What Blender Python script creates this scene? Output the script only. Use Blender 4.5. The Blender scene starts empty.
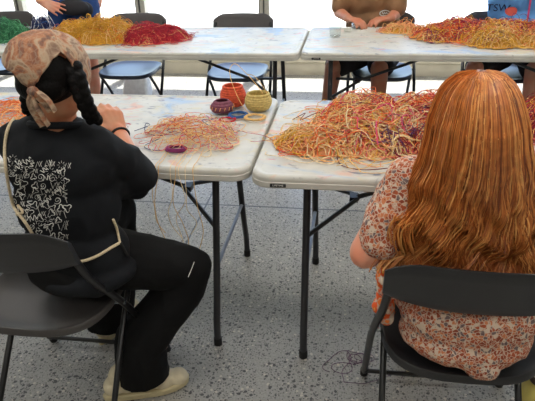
import bpy, bmesh, math, random
from mathutils import Vector, Matrix, Quaternion, noise
from mathutils.bvhtree import BVHTree
V = Vector
PI = math.pi
rnd = random.Random(7)
scn = bpy.context.scene
COL = scn.collection

# ------------------------------------------------------------------ camera
F_PX = 582.77
PITCH, YAW, ROLL = .4671, -.1572, -.0281
CAMP = V((.2965, -1.5392, 1.4453))
cp, sp = math.cos(PITCH), math.sin(PITCH)
cF = V((math.sin(YAW) * cp, math.cos(YAW) * cp, -sp))
cR = V((math.cos(YAW), -math.sin(YAW), 0)); cU = cR.cross(cF)
cR, cU = cR * math.cos(ROLL) + cU * math.sin(ROLL), -cR * math.sin(ROLL) + cU * math.cos(ROLL)
cam_data = bpy.data.cameras.new('camera'); cam = bpy.data.objects.new('camera', cam_data); COL.objects.link(cam)
cam_data.sensor_width = 36; cam_data.lens = F_PX / 535 * 36; cam_data.clip_start = .02; cam_data.clip_end = 300
M = Matrix(((cR.x, cU.x, -cF.x, CAMP.x), (cR.y, cU.y, -cF.y, CAMP.y), (cR.z, cU.z, -cF.z, CAMP.z), (0, 0, 0, 1)))
cam.matrix_world = M; scn.camera = cam

def ray(x, y): return (cF * F_PX + cR * (x - 267.5) - cU * (y - 200.5)).normalized()

# ------------------------------------------------------------------ materials
def lin(c):
    return tuple(((v / 255) / 12.92 if v / 255 <= .04045 else ((v / 255 + .055) / 1.055) ** 2.4) for v in c) + (1,)

class NT:
    def __init__(s, name):
        s.m = bpy.data.materials.new(name); s.m.use_nodes = True; s.t = s.m.node_tree
        s.b = s.t.nodes['Principled BSDF']
    def n(s, typ, **kw):
        nd = s.t.nodes.new(typ)
        for k, v in kw.items():
            if k.startswith('i_'):
                key = k[2:].replace('_', ' ')
                key = int(key) if key.isdigit() else key
                nd.inputs[key].default_value = v
            else: setattr(nd, k, v)
        return nd
    def l(s, a, b): s.t.links.new(a, b)
    def ramp(s, fac, stops, const=False):
        r = s.n('ShaderNodeValToRGB')
        if const: r.color_ramp.interpolation = 'CONSTANT'
        e = r.color_ramp.elements
        while len(e) < len(stops): e.new(.5)
        for i, (p, c) in enumerate(stops):
            e[i].position = p; e[i].color = c
        s.l(fac, r.inputs[0]); return r.outputs[0]
    def mix(s, fac, a, b):
        r = s.n('ShaderNodeMix', data_type='RGBA')
        for v, k in ((fac, 0), (a, 6), (b, 7)):
            if hasattr(v, 'links'): s.l(v, r.inputs[k])
            else: r.inputs[k].default_value = v
        return r.outputs[2]
    def bump(s, h, st=.3, d=.002):
        b = s.n('ShaderNodeBump', i_Strength=st, i_Distance=d); s.l(h, b.inputs['Height']); s.l(b.outputs[0], s.b.inputs['Normal'])

def plain(name, c, rough=.5, metal=0, spec=.5, var=.08, scale=40, bump=0, sheen=0):
    t = NT(name); c = lin(c)
    nz = t.n('ShaderNodeTexNoise', i_Scale=scale, i_Detail=4)
    tc = t.n('ShaderNodeTexCoord'); t.l(tc.outputs['Object'], nz.inputs['Vector'])
    lo = tuple(v * (1 - var) for v in c[:3]) + (1,); hi = tuple(min(1, v * (1 + var)) for v in c[:3]) + (1,)
    t.l(t.ramp(nz.outputs[0], [(.3, lo), (.7, hi)]), t.b.inputs['Base Color'])
    t.b.inputs['Roughness'].default_value = rough; t.b.inputs['Metallic'].default_value = metal
    t.b.inputs['Specular IOR Level'].default_value = spec
    if sheen: t.b.inputs['Sheen Weight'].default_value = sheen
    if bump: t.bump(nz.outputs[0], bump)
    return t.m

def floor_mat():
    t = NT('polished_terrazzo')
    tc = t.n('ShaderNodeTexCoord'); co = tc.outputs['Object']
    big = t.n('ShaderNodeTexNoise', i_Scale=1.6, i_Detail=5); t.l(co, big.inputs['Vector'])
    fine = t.n('ShaderNodeTexNoise', i_Scale=140., i_Detail=3); t.l(co, fine.inputs['Vector'])
    col = t.ramp(big.outputs[0], [(.3, lin((150, 149, 145))), (.7, lin((168, 166, 160)))])
    col = t.mix(.35, col, t.ramp(fine.outputs[0], [(.35, lin((118, 118, 116))), (.65, lin((188, 184, 176)))]))
    for sc, th, cc, pick in ((85, .30, (74, 74, 77), .50), (130, .34, (82, 80, 80), .45), (60, .30, (205, 198, 184), .80), (50, .30, (58, 58, 62), .70)):
        v = t.n('ShaderNodeTexVoronoi', i_Scale=float(sc)); t.l(co, v.inputs['Vector'])
        sep = t.n('ShaderNodeSeparateColor'); t.l(v.outputs['Color'], sep.inputs[0])
        a = t.n('ShaderNodeMath', operation='LESS_THAN'); t.l(v.outputs['Distance'], a.inputs[0]); a.inputs[1].default_value = th
        b = t.n('ShaderNodeMath', operation='GREATER_THAN'); t.l(sep.outputs[0], b.inputs[0]); b.inputs[1].default_value = pick
        m = t.n('ShaderNodeMath', operation='MULTIPLY'); t.l(a.outputs[0], m.inputs[0]); t.l(b.outputs[0], m.inputs[1])
        m2 = t.n('ShaderNodeMath', operation='MULTIPLY'); t.l(m.outputs[0], m2.inputs[0]); m2.inputs[1].default_value = .85
        col = t.mix(m2.outputs[0], col, lin(cc))
    sx = t.n('ShaderNodeSeparateXYZ'); t.l(co, sx.inputs[0])
    def joint(out, off, per, w):
        a = t.n('ShaderNodeMath', operation='SUBTRACT'); t.l(out, a.inputs[0]); a.inputs[1].default_value = off
        p = t.n('ShaderNodeMath', operation='PINGPONG'); t.l(a.outputs[0], p.inputs[0]); p.inputs[1].default_value = per
        q = t.n('ShaderNodeMath', operation='LESS_THAN'); t.l(p.outputs[0], q.inputs[0]); q.inputs[1].default_value = w
        return q.outputs[0]
    mx = t.n('ShaderNodeMath', operation='MAXIMUM')
    t.l(joint(sx.outputs[0], -.478, 1.6, .0045), mx.inputs[0]); t.l(joint(sx.outputs[1], JOINT_Y, 1.6, .006), mx.inputs[1])
    col = t.mix(mx.outputs[0], col, lin((84, 87, 92)))
    t.l(col, t.b.inputs['Base Color'])
    t.b.inputs['Roughness'].default_value = .38; t.b.inputs['Specular IOR Level'].default_value = .45
    t.bump(fine.outputs[0], .06, .001)
    return t.m

def table_mat():
    t = NT('worn_white_table_plastic')
    g = t.n('ShaderNodeNewGeometry'); co = g.outputs['Position']
    base = t.n('ShaderNodeTexNoise', i_Scale=9., i_Detail=6); t.l(co, base.inputs['Vector'])
    col = t.ramp(base.outputs[0], [(.3, lin((184, 182, 174))), (.7, lin((204, 201, 192)))])
    nrm = t.n('ShaderNodeSeparateXYZ'); t.l(g.outputs['Normal'], nrm.inputs[0])
    for i, (sc, lo, c, amt) in enumerate(((3.1, .55, (110, 164, 214), .55), (5.7, .60, (222, 140, 100), .5), (14, .61, (70, 78, 110), .7), (11, .63, (215, 120, 120), .6), (7.3, .60, (206, 190, 130), .5), (22, .64, (60, 58, 62), .7))):
        mp = t.n('ShaderNodeMapping'); mp.inputs['Location'].default_value = (i * 3.7, i * 1.9, i * 5.3); mp.inputs['Scale'].default_value = (1, 1.7, 1)
        t.l(co, mp.inputs[0])
        nz = t.n('ShaderNodeTexNoise', i_Scale=float(sc), i_Detail=5, i_Distortion=1.2); t.l(mp.outputs[0], nz.inputs['Vector'])
        f = t.ramp(nz.outputs[0], [(lo, (0, 0, 0, 1)), (lo + .1, (amt, amt, amt, 1))])
        m = t.n('ShaderNodeMath', operation='MULTIPLY'); t.l(f, m.inputs[0]); t.l(nrm.outputs[2], m.inputs[1]); m.use_clamp = True
        col = t.mix(m.outputs[0], col, lin(c))
    t.l(col, t.b.inputs['Base Color']); t.b.inputs['Roughness'].default_value = .42
    fine = t.n('ShaderNodeTexNoise', i_Scale=220.); t.l(co, fine.inputs['Vector']); t.bump(fine.outputs[0], .12, .001)
    return t.m

def floral_mat(name='rust_floral_cotton', sc=118., orange=False):
    t = NT(name); tc = t.n('ShaderNodeTexCoord')
    nz = t.n('ShaderNodeTexNoise', i_Scale=55., i_Detail=2); t.l(tc.outputs['Object'], nz.inputs['Vector'])
    mp = t.n('ShaderNodeMix', data_type='RGBA', blend_type='ADD'); mp.inputs[0].default_value = .018
    t.l(tc.outputs['Object'], mp.inputs[6]); t.l(nz.outputs['Color'], mp.inputs[7]); co = mp.outputs[2]
    v = t.n('ShaderNodeTexVoronoi', i_Scale=sc); t.l(co, v.inputs['Vector'])
    e = t.n('ShaderNodeTexVoronoi', feature='DISTANCE_TO_EDGE', i_Scale=sc); t.l(co, e.inputs['Vector'])
    sep = t.n('ShaderNodeSeparateColor'); t.l(v.outputs['Color'], sep.inputs[0])
    if orange: pal = [(0, lin((226, 92, 40))), (.45, lin((240, 130, 60))), (.7, lin((200, 50, 40))), (.85, lin((236, 220, 200)))]
    else: pal = [(0, lin((168, 84, 54))), (.34, lin((196, 120, 82))), (.50, lin((116, 98, 98))), (.62, lin((206, 184, 164))), (.76, lin((146, 70, 46)))]
    cell = t.ramp(sep.outputs[0], pal, True)
    inner = t.ramp(v.outputs['Distance'], [(.12, (1, 1, 1, 1)), (.2, (0, 0, 0, 1))])
    cell = t.mix(inner, cell, lin((92, 60, 56)) if not orange else lin((250, 190, 90)))
    edge = t.ramp(e.outputs['Distance'], [(.03, (.85, .85, .85, 1)), (.12, (0, 0, 0, 1))])
    col = t.mix(edge, cell, lin((206, 186, 168)))
    t.l(col, t.b.inputs['Base Color']); t.b.inputs['Roughness'].default_value = .85; t.b.inputs['Specular IOR Level'].default_value = .2
    return t.m

def bandana_mat():
    t = NT('printed_scarf_cotton'); tc = t.n('ShaderNodeTexCoord'); co = tc.outputs['Object']
    a = t.n('ShaderNodeTexNoise', i_Scale=17., i_Detail=3, i_Distortion=1.5); t.l(co, a.inputs['Vector'])
    col = t.ramp(a.outputs[0], [(.30, lin((92, 66, 56))), (.40, lin((138, 108, 86))), (.48, lin((172, 148, 122))), (.55, lin((164, 108, 74))), (.62, lin((128, 80, 58))), (.72, lin((120, 98, 84)))])
    v = t.n('ShaderNodeTexVoronoi', feature='DISTANCE_TO_EDGE', i_Scale=70.)
    mp = t.n('ShaderNodeMix', data_type='RGBA', blend_type='ADD'); mp.inputs[0].default_value = .03
    nz = t.n('ShaderNodeTexNoise', i_Scale=30.); t.l(co, nz.inputs['Vector'])
    t.l(co, mp.inputs[6]); t.l(nz.outputs['Color'], mp.inputs[7]); t.l(mp.outputs[2], v.inputs['Vector'])
    f = t.ramp(v.outputs['Distance'], [(.02, (.22, .22, .22, 1)), (.12, (0, 0, 0, 1))])
    col = t.mix(f, col, lin((190, 170, 146)))
    w = t.n('ShaderNodeTexNoise', i_Scale=26., i_Detail=4); t.l(co, w.inputs['Vector'])
    f = t.ramp(w.outputs[0], [(.6, (0, 0, 0, 1)), (.68, (.75, .75, .75, 1))])
    col = t.mix(f, col, lin((84, 66, 62)))
    t.l(col, t.b.inputs['Base Color']); t.b.inputs['Roughness'].default_value = .75
    return t.m

def skin(name, c):
    t = NT(name); tc = t.n('ShaderNodeTexCoord')
    nz = t.n('ShaderNodeTexNoise', i_Scale=18., i_Detail=4); t.l(tc.outputs['Object'], nz.inputs['Vector'])
    a = lin(c); b = lin(tuple(min(255, int(v * f)) for v, f in zip(c, (1.04, .9, .86))))
    t.l(t.ramp(nz.outputs[0], [(.35, a), (.65, b)]), t.b.inputs['Base Color'])
    t.b.inputs['Roughness'].default_value = .5; t.b.inputs['Subsurface Weight'].default_value = .08
    t.b.inputs['Subsurface Radius'].default_value = (.02, .008, .004)
    return t.m

def cloth(name, c, sc=30., st=.5, var=.18, spec=.2, d=.004):
    t = NT(name); tc = t.n('ShaderNodeTexCoord')
    nz = t.n('ShaderNodeTexNoise', i_Scale=sc / 3, i_Detail=5); t.l(tc.outputs['Object'], nz.inputs['Vector'])
    c = lin(c)
    t.l(t.ramp(nz.outputs[0], [(.3, tuple(v * (1 - var) for v in c[:3]) + (1,)), (.7, tuple(min(1, v * (1 + var)) for v in c[:3]) + (1,))]), t.b.inputs['Base Color'])
    t.b.inputs['Roughness'].default_value = .85; t.b.inputs['Specular IOR Level'].default_value = spec
    t.bump(nz.outputs[0], st, d); return t.m

def glass(name, c=(255, 255, 255), thin=True, rough=0.):
    t = NT(name)
    if thin:   # window pane: mostly transparent with a mirror share by angle
        n = t.t.nodes; tr = n.new('ShaderNodeBsdfTransparent'); gl = n.new('ShaderNodeBsdfGlossy'); gl.inputs['Roughness'].default_value = .02
        tr.inputs[0].default_value = lin(c)
        lw = n.new('ShaderNodeLayerWeight'); pw = n.new('ShaderNodeMath'); pw.operation = 'POWER'; pw.inputs[1].default_value = 5.; t.l(lw.outputs['Facing'], pw.inputs[0]); fr = n.new('ShaderNodeMath'); fr.operation = 'MULTIPLY_ADD'; fr.inputs[1].default_value = .9; fr.inputs[2].default_value = .04; t.l(pw.outputs[0], fr.inputs[0])
        mx = n.new('ShaderNodeMixShader'); t.l(fr.outputs[0], mx.inputs[0]); t.l(tr.outputs[0], mx.inputs[1]); t.l(gl.outputs[0], mx.inputs[2])
        t.l(mx.outputs[0], n['Material Output'].inputs[0])
    else:
        t.b.inputs['Transmission Weight'].default_value = 1; t.b.inputs['Roughness'].default_value = rough; t.b.inputs['IOR'].default_value = 1.3
        t.b.inputs['Base Color'].default_value = lin(c)
    return t.m

JOINT_Y = 1.215
MT = {}
MT['floor'] = floor_mat(); MT['table'] = table_mat(); MT['floral'] = floral_mat(); MT['frill'] = floral_mat('orange_floral_cotton', 45., True); MT['scarf'] = bandana_mat()
MT['legmetal'] = plain('dark_bronze_leg_paint', (44, 44, 48), .4, .0)
MT['greymetal'] = plain('grey_powder_coat', (128, 132, 142), .35, .3)
MT['cap'] = plain('black_rubber', (18, 18, 19), .7)
MT['chairplastic'] = plain('charcoal_chair_plastic', (34, 34, 36), .42, 0, .5, .1, 300, .12)
MT['chairseat'] = plain('charcoal_seat_plastic', (62, 59, 58), .40, 0, .5, .08, 300, .12)
MT['farseat'] = plain('slate_seat_plastic', (66, 76, 98), .3, 0, .7, .08, 200, .05)  # dark plastic with the blue sky reflection put into its colour
MT['chairback'] = plain('grey_back_plastic', (62, 58, 58), .5, 0, .5, .08, 200, .05)
MT['chairmetal'] = plain('black_chair_frame', (22, 22, 24), .32, .0)
MT['wall'] = plain('cream_wall_paint', (196, 190, 172), .8, scale=6)
MT['sill'] = plain('beige_sill_paint', (208, 200, 180), .6, scale=6)
MT['ceiling'] = plain('white_ceiling', (225, 225, 222), .9)
MT['frame'] = plain('warm_grey_window_frame', (172, 168, 158), .5)
MT['gasket'] = plain('dark_gasket', (70, 68, 68), .7)
MT['pane'] = glass('window_glass', (250, 252, 252))
MT['pavement'] = plain('pale_pavement', (232, 230, 222), .9, scale=3)
MT['plate'] = plain('black_name_plate', (30, 30, 32), .5)
MT['white'] = plain('white_print', (214, 213, 206), .8)
MT['tee'] = cloth('black_tee_cotton', (23, 25, 29), 26., .5)
MT['trouser'] = cloth('black_trouser_twill', (15, 15, 16), 22., .5)
MT['skinW'] = skin('tan_skin', (190, 134, 100)); MT['skinG'] = skin('fair_skin', (214, 158, 132))
MT['skinB'] = skin('tanned_skin', (184, 128, 100)); MT['skinP'] = skin('light_skin', (206, 150, 126))
MT['blackhair'] = plain('black_hair', (11, 9, 9), .55, 0, .12, .4, 160, .9)
MT['brownhair'] = plain('brown_hair', (72, 48, 32), .5, 0, .5, .3, 90, .5)
MT['cord'] = plain('cream_cord', (206, 188, 156), .9, 0, .2, .2, 220, .6)
MT['canvas'] = plain('cream_canvas', (214, 202, 174), .9, 0, .2, .08, 60)
MT['sole'] = plain('cream_sole_rubber', (202, 188, 150), .7)
MT['sock'] = plain('white_sock', (215, 214, 208), .9)
MT['brownshirt'] = cloth('tan_brown_cotton', (138, 104, 76)); MT['darkshorts'] = cloth('dark_shorts', (42, 38, 40))
MT['blueshirt'] = cloth('sky_blue_jersey', (98, 152, 214)); MT['navy'] = cloth('navy_fabric', (34, 40, 76))
MT['greyshirt'] = cloth('grey_cotton', (140, 142, 148)); MT['denim'] = cloth('blue_denim', (40, 66, 116))
MT['pouch'] = cloth('charcoal_pouch', (52, 52, 56)); MT['eye'] = plain('eye_white', (230, 228, 224), .2); MT['iris'] = plain('dark_iris', (40, 28, 20), .2)
MT['lip'] = plain('lip', (170, 90, 84), .5)
MT['glass'] = glass('clear_tumbler', (248, 251, 251)); MT['steel'] = plain('brushed_steel', (170, 178, 188), .25, .9)
MT['bottle'] = plain('pale_yellow_bottle', (226, 208, 116), .35); MT['brown'] = plain('brown_cap_band', (84, 64, 50), .45); MT['cream'] = plain('cream_cap', (196, 186, 172), .4)
MT['bag'] = plain('white_paper_bag', (236, 238, 242), .8)
MT['red_mark'] = plain('red_orange_print', (214, 92, 80), .8); MT['pink'] = plain('pink_stripe', (190, 60, 110), .7)
def yarn(n, c, r=.7): MT[n] = plain('raffia_' + n, c, r, 0, .3, .25, 120)
for n, c in dict(r_red=(184, 36, 52), r_crimson=(140, 22, 46), r_orange=(226, 104, 48), r_coral=(228, 124, 92), r_straw=(222, 180, 116), r_sand=(226, 202, 158), r_gold=(214, 162, 46),
                 r_mustard=(190, 134, 40), r_purple=(96, 54, 92), r_navy=(38, 44, 88), r_blue=(40, 84, 140), r_green=(54, 128, 84), r_mint=(96, 164, 118), r_dkgreen=(34, 84, 58), r_pink=(216, 70, 120),
                 r_peachd=(196, 128, 84), r_magenta=(112, 32, 84), r_brick=(206, 84, 54), r_khaki=(200, 178, 112), r_plum=(122, 70, 86), r_white=(228, 224, 214), r_peach=(236, 170, 110), r_darkred=(104, 20, 34)).items(): yarn(n, c)
for n, c in dict(h1=(190, 112, 54), h2=(206, 132, 68), h3=(160, 86, 40), h4=(226, 162, 92), h5=(128, 66, 32)).items():
    MT[n] = plain('red_hair_' + n[1], c, .42, 0, .45, .2, 60)

# ------------------------------------------------------------------ mesh building
class MB:
    def __init__(s): s.v = []; s.f = []; s.mi = []; s.mats = []
    def mat(s, m):
        if m not in s.mats: s.mats.append(m)
        return s.mats.index(m)
    def add(s, vs, fs, m=None):
        o = len(s.v); s.v += [tuple(p) for p in vs]; k = s.mat(m) if m else 0
        for f in fs: s.f.append(tuple(i + o for i in f)); s.mi.append(k)
        return s
    def box(s, lo, hi, m=None):
        x0, y0, z0 = lo; x1, y1, z1 = hi
        vs = [(x0, y0, z0), (x1, y0, z0), (x1, y1, z0), (x0, y1, z0), (x0, y0, z1), (x1, y0, z1), (x1, y1, z1), (x0, y1, z1)]
        return s.add(vs, [(0, 3, 2, 1), (4, 5, 6, 7), (0, 1, 5, 4), (1, 2, 6, 5), (2, 3, 7, 6), (3, 0, 4, 7)], m)
    def tube(s, pts, r, n=8, m=None, closed=False, flat=1.):
        pts = [V(p) for p in pts]; N = len(pts)
        if N < 2: return s
        rs = r if isinstance(r, (list, tuple)) else [r] * N
        vs = []; fs = []; up = None
        for i, p in enumerate(pts):
            if closed: d = pts[(i + 1) % N] - pts[i - 1]
            else: d = pts[min(i + 1, N - 1)] - pts[max(i - 1, 0)]
            if d.length < 1e-9: d = V((0, 0, 1))
            d.normalize()
            if up is None:
                up = V((0, 0, 1)) if abs(d.z) < .9 else V((1, 0, 0))
            up = up - d * up.dot(d)
            if up.length < 1e-6: up = d.orthogonal()
            up.normalize(); sd = d.cross(up)
            for k in range(n):
                a = 2 * PI * k / n; vs.append(p + (sd * math.cos(a) + up * math.sin(a) * flat) * rs[i])
        R = N if closed else N - 1
        for i in range(R):
            for k in range(n):
                a = i * n + k; b = i * n + (k + 1) % n; j = ((i + 1) % N) * n
                fs.append((a, b, j + (k + 1) % n, j + k))
        if not closed:
            fs.append(tuple(range(n - 1, -1, -1))); fs.append(tuple((N - 1) * n + k for k in range(n)))
        return s.add(vs, fs, m)
    def lathe(s, prof, c, n=24, m=None, wob=0):
        vs = []; fs = []; c = V(c)
        for j, (r, z) in enumerate(prof):
            for k in range(n):
                a = 2 * PI * k / n; rr = r * (1 + wob * math.sin(a * 2 + 1)); vs.append(c + V((rr * math.cos(a), rr * math.sin(a), z)))
        for j in range(len(prof) - 1):
            for k in range(n): fs.append((j * n + k, j * n + (k + 1) % n, (j + 1) * n + (k + 1) % n, (j + 1) * n + k))
        fs.append(tuple(range(n - 1, -1, -1))); fs.append(tuple((len(prof) - 1) * n + k for k in range(n)))
        return s.add(vs, fs, m)
    def rings(s, rings, m=None, cap=(True, True)):
        n = len(rings[0]); vs = [p for r in rings for p in r]; fs = []
        for j in range(len(rings) - 1):
            for k in range(n): fs.append((j * n + k, j * n + (k + 1) % n, (j + 1) * n + (k + 1) % n, (j + 1) * n + k))
        if cap[0]: fs.append(tuple(range(n - 1, -1, -1)))
        if cap[1]: fs.append(tuple((len(rings) - 1) * n + k for k in range(n)))
        return s.add(vs, fs, m)
    def build(s, name, mat=None, parent=None, smooth=True, fix=True):
        me = bpy.data.meshes.new(name); me.from_pydata(s.v, [], s.f)
        ms = [MT[x] for x in s.mats] if s.mats and s.mats[0] else [MT[mat]]
        if mat and not s.mats: ms = [MT[mat]]
        for x in ms: me.materials.append(x)
        if len(ms) > 1: me.polygons.foreach_set('material_index', s.mi)
        if fix:
            bm = bmesh.new(); bm.from_mesh(me); bmesh.ops.recalc_face_normals(bm, faces=bm.faces); bm.to_mesh(me); bm.free()
        if smooth:
            me.polygons.foreach_set('use_smooth', [True] * len(me.polygons))
            try: me.set_sharp_from_angle(angle=math.radians(38))
            except Exception: pass
        me.update()
        o = bpy.data.objects.new(name, me); COL.objects.link(o)
        if parent: o.parent = parent
        return o

def tag(o, label=None, cat=None, group=None, kind=None):
    if label: o['label'] = label
    if cat: o['category'] = cat
    if group: o['group'] = group
    if kind: o['kind'] = kind
    return o
def empty(name, loc, rz=0, **kw):
    o = bpy.data.objects.new(name, None); COL.objects.link(o); o.location = loc; o.rotation_euler = (0, 0, rz); o.empty_display_size = .05
    return tag(o, **kw)
def copy_tree(o, kids, parent=None):
    c = o.copy(); COL.objects.link(c)
    if parent: c.parent = parent
    for ch in kids.get(o.name, []): copy_tree(ch, kids, c)
    return c
def kidmap():
    d = {}
    for o in bpy.data.objects:
        if o.parent: d.setdefault(o.parent.name, []).append(o)
    return d

def rrect(cx, cy, hx, hy, r, z, n=6):
    out = []
    for (sx, sy, a0) in ((1, 1, 0), (-1, 1, PI / 2), (-1, -1, PI), (1, -1, 1.5 * PI)):
        for k in range(n + 1):
            a = a0 + PI / 2 * k / n
            out.append(V((cx + sx * (hx - r) + r * math.cos(a), cy + sy * (hy - r) + r * math.sin(a), z)))
    return out
def bez(pts, n=6):   # catmull-rom
    P = [V(p) for p in pts]; out = []
    if len(P) < 2: return P
    for i in range(len(P) - 1):
        a, b, c, d = P[max(i - 1, 0)], P[i], P[i + 1], P[min(i + 2, len(P) - 1)]
        for k in range(n):
            t = k / n
            out.append(.5 * ((2 * b) + (c - a) * t + (2 * a - 5 * b + 4 * c - d) * t * t + (3 * b - a - 3 * c + d) * t ** 3))
    out.append(P[-1]); return out

# --- smooth fused bodies: tapered capsules and ellipsoids fused to one surface
_ico = {}
def ico(sub):
    if sub not in _ico:
        bm = bmesh.new(); bmesh.ops.create_icosphere(bm, subdivisions=sub, radius=1)
        _ico[sub] = ([v.co.copy() for v in bm.verts], [tuple(v.index for v in f.verts) for f in bm.faces]); bm.free()
    return _ico[sub]
def capsule(mb, a, b, ra, rb):
    a, b = V(a), V(b); vs, fs = ico(2)
    mb.add([a + v * ra for v in vs], fs); mb.add([b + v * rb for v in vs], fs)
    d = (b - a)
    if d.length > 1e-4:
        mb.tube([a, b], [ra * .995, rb * .995], 16)
def ellip(mb, c, r, rot=None):
    vs, fs = ico(3); R = rot or Matrix.Identity(3); c = V(c)
    mb.add([c + R @ V((v.x * r[0], v.y * r[1], v.z * r[2])) for v in vs], fs)
def blob(name, prims, mat, voxel=.006, smooth=4, parent=None, fold=0, fs=9., seed=0, cut=None):
    mb = MB()
    for p in prims:
        if p[0] == 'c': capsule(mb, *p[1:])
        elif p[0] == 'e': ellip(mb, *p[1:])
        elif p[0] == 'ch':   # chain: pts, radii
            for i in range(len(p[1]) - 1): capsule(mb, p[1][i], p[1][i + 1], p[2][i], p[2][i + 1])
    t = mb.build('tmp', mat, fix=True, smooth=False)
    rm = t.modifiers.new('r', 'REMESH'); rm.mode = 'VOXEL'; rm.voxel_size = voxel
    if smooth:
        sm = t.modifiers.new('s', 'SMOOTH'); sm.factor = .5; sm.iterations = smooth
    dg = bpy.context.evaluated_depsgraph_get()
    me = bpy.data.meshes.new_from_object(t.evaluated_get(dg)); me.name = name
    old = t.data; bpy.data.objects.remove(t); bpy.data.meshes.remove(old)
    if fold or cut:
        bm = bmesh.new(); bm.from_mesh(me); bm.normal_update()
        if fold:
            for v in bm.verts:
                q = V((v.co.x * fs, v.co.y * fs, v.co.z * fs * .7)) + V((seed * 7.1, seed * 3.3, 0))
                h = noise.noise(q) + .5 * noise.noise(q * 2.3)
                ridge = (1 - abs(h) * 2.2)
                v.co += v.normal * fold * ridge * .8
        if cut:
            kill = [v for v in bm.verts if cut(v.co)]
            bmesh.ops.delete(bm, geom=kill, context='VERTS')
        bm.to_mesh(me); bm.free()
    me.materials.clear(); me.materials.append(MT[mat])
    me.polygons.foreach_set('use_smooth', [True] * len(me.polygons)); me.update()
    o = bpy.data.objects.new(name, me); COL.objects.link(o)
    if parent: o.parent = parent
    return o

def rotm(ax, ang): return Matrix.Rotation(ang, 3, ax)
def hand(w, d, nrm, side=1, curl=.5, s=1., spread=.1):
    """w wrist, d pointing direction, nrm out of the BACK of the hand; side=+1 thumb on d x nrm side"""
    w = V(w); d = V(d).normalized(); nrm = V(nrm); nrm = (nrm - d * nrm.dot(d)).normalized(); sd = d.cross(nrm) * side
    P = [('c', w - d * .02, w + d * .015, .024 * s, .023 * s)]
    fl = ((.078, .040, .024, .018), (.083, .044, .028, .019), (.078, .040, .026, .018), (.068, .032, .020, .016))
    for k in range(4):
        off = (1.5 - k) * .0185 * s
        kn = w + d * (fl[k][0] * s) + sd * off
        P.append(('c', w + d * .012 * s + sd * off * .55, kn, .0135 * s, .0105 * s))
        q = kn; ang = 0; r = .0090 * s
        dd = (d + sd * spread * (1.5 - k) / 1.5).normalized(); ax = dd.cross(nrm)
        for j in range(3):
            ang += curl * (.8, 1.1, .7)[j]
            dj = rotm(ax, -ang) @ dd
            e = q + dj * fl[k][j + 1] * s * .98
            P.append(('c', q, e, r, r * .9)); q = e; r *= .92
    b = w + d * .02 * s + sd * .018 * s
    t1 = b + (d * .55 + sd * .8 - nrm * .25).normalized() * .042 * s
    t2 = t1 + (d * .85 + sd * .35 - nrm * (.3 + curl * .5)).normalized() * .030 * s
    t3 = t2 + (d * .9 + sd * .0 - nrm * (.4 + curl * .6)).normalized() * .024 * s
    P += [('c', b, t1, .014 * s, .0115 * s), ('c', t1, t2, .011 * s, .010 * s), ('c', t2, t3, .010 * s, .0085 * s)]
    return P

def head_prims(c, face, up, s=1.):
    c = V(c); f = V(face).normalized(); u = V(up); u = (u - f * u.dot(f)).normalized(); r = f.cross(u)
    R = Matrix((r, f, u)).transposed()
    L = lambda x, y, z: c + (r * x + f * y + u * z) * s
    P = [('e', L(0, -.010, .020), (.075 * s, .092 * s, .082 * s), R), ('e', L(0, .030, -.035), (.058 * s, .058 * s, .070 * s), R),
         ('e', L(0, .055, -.078), (.030 * s, .026 * s, .022 * s), R), ('c', L(0, .084, .008), L(0, .104, -.022), .008 * s, .012 * s),
         ('e', L(0, .084, .030), (.05 * s, .012 * s, .010 * s), R),
         ('e', L(.036, .062, -.02), (.022 * s, .022 * s, .02 * s), R), ('e', L(-.036, .062, -.02), (.022 * s, .022 * s, .02 * s), R),
         ('e', L(0, .083, -.048), (.022 * s, .012 * s, .008 * s), R)]
    for sx in (-1, 1): P += [('e', L(sx * .079, -.006, -.004), (.009 * s, .017 * s, .030 * s), R)]
    return P, L, R
def face_parts(L, R, parent):
    for sx in (-1, 1):
        mb = MB(); ellip(mb, L(sx * .030, .078, .010), (.013, .011, .0095), R); e = mb.build('eye', 'eye', parent)
        mb = MB(); ellip(mb, L(sx * .030, .0865, .010), (.0055, .004, .0055), R); mb.build('iris', 'iris', e)
    mb = MB(); ellip(mb, L(0, .0945, -.048), (.021, .005, .0065), R); mb.build('lips', 'lip', parent)

def shoe(name, heel, toe, parent, up='canvas', w=.045):
    """heel/toe on the floor"""
    heel, toe = V(heel), V(toe); d = (toe - heel); Ln = d.length; d.normalize(); s = V((-d.y, d.x, 0))
    def ring(z, g, zc=0):
        out = []
        for k in range(28):
            a = 2 * PI * k / 28; x = math.cos(a); y = math.sin(a)
            wx = w * (.80 + .22 * x) * (1 if x > 0 else .92) + g
            px = (x * .5 + .5) * Ln * 1.0 + (g if x > 0 else -g) * abs(x)
            out.append(heel + d * px + s * (math.copysign(abs(y) ** .8, y) * wx) + V((0, 0, z + .012 * max(0, x) ** 3)))
        return out
    mb = MB(); mb.rings([ring(.0005, -.006), ring(.004, .002), ring(.022, .004), ring(.026, .0)]); so = mb.build('sole', 'sole', parent)
    pr = []
    for t, r, z in ((.14, .034, .055), (.3, .036, .058), (.5, .037, .05), (.7, .038, .042), (.88, .032, .036)):
        pr.append(('e', heel + d * Ln * t + V((0, 0, z)), (r * 1.1, r * 1.1, r * .95)))
    pr.append(('c', heel + d * Ln * .18 + V((0, 0, .06)), heel + d * Ln * .22 + V((0, 0, .10)), .036, .036))
    b = blob('shoe', pr, up, .006, 6, parent)
    return b

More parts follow.
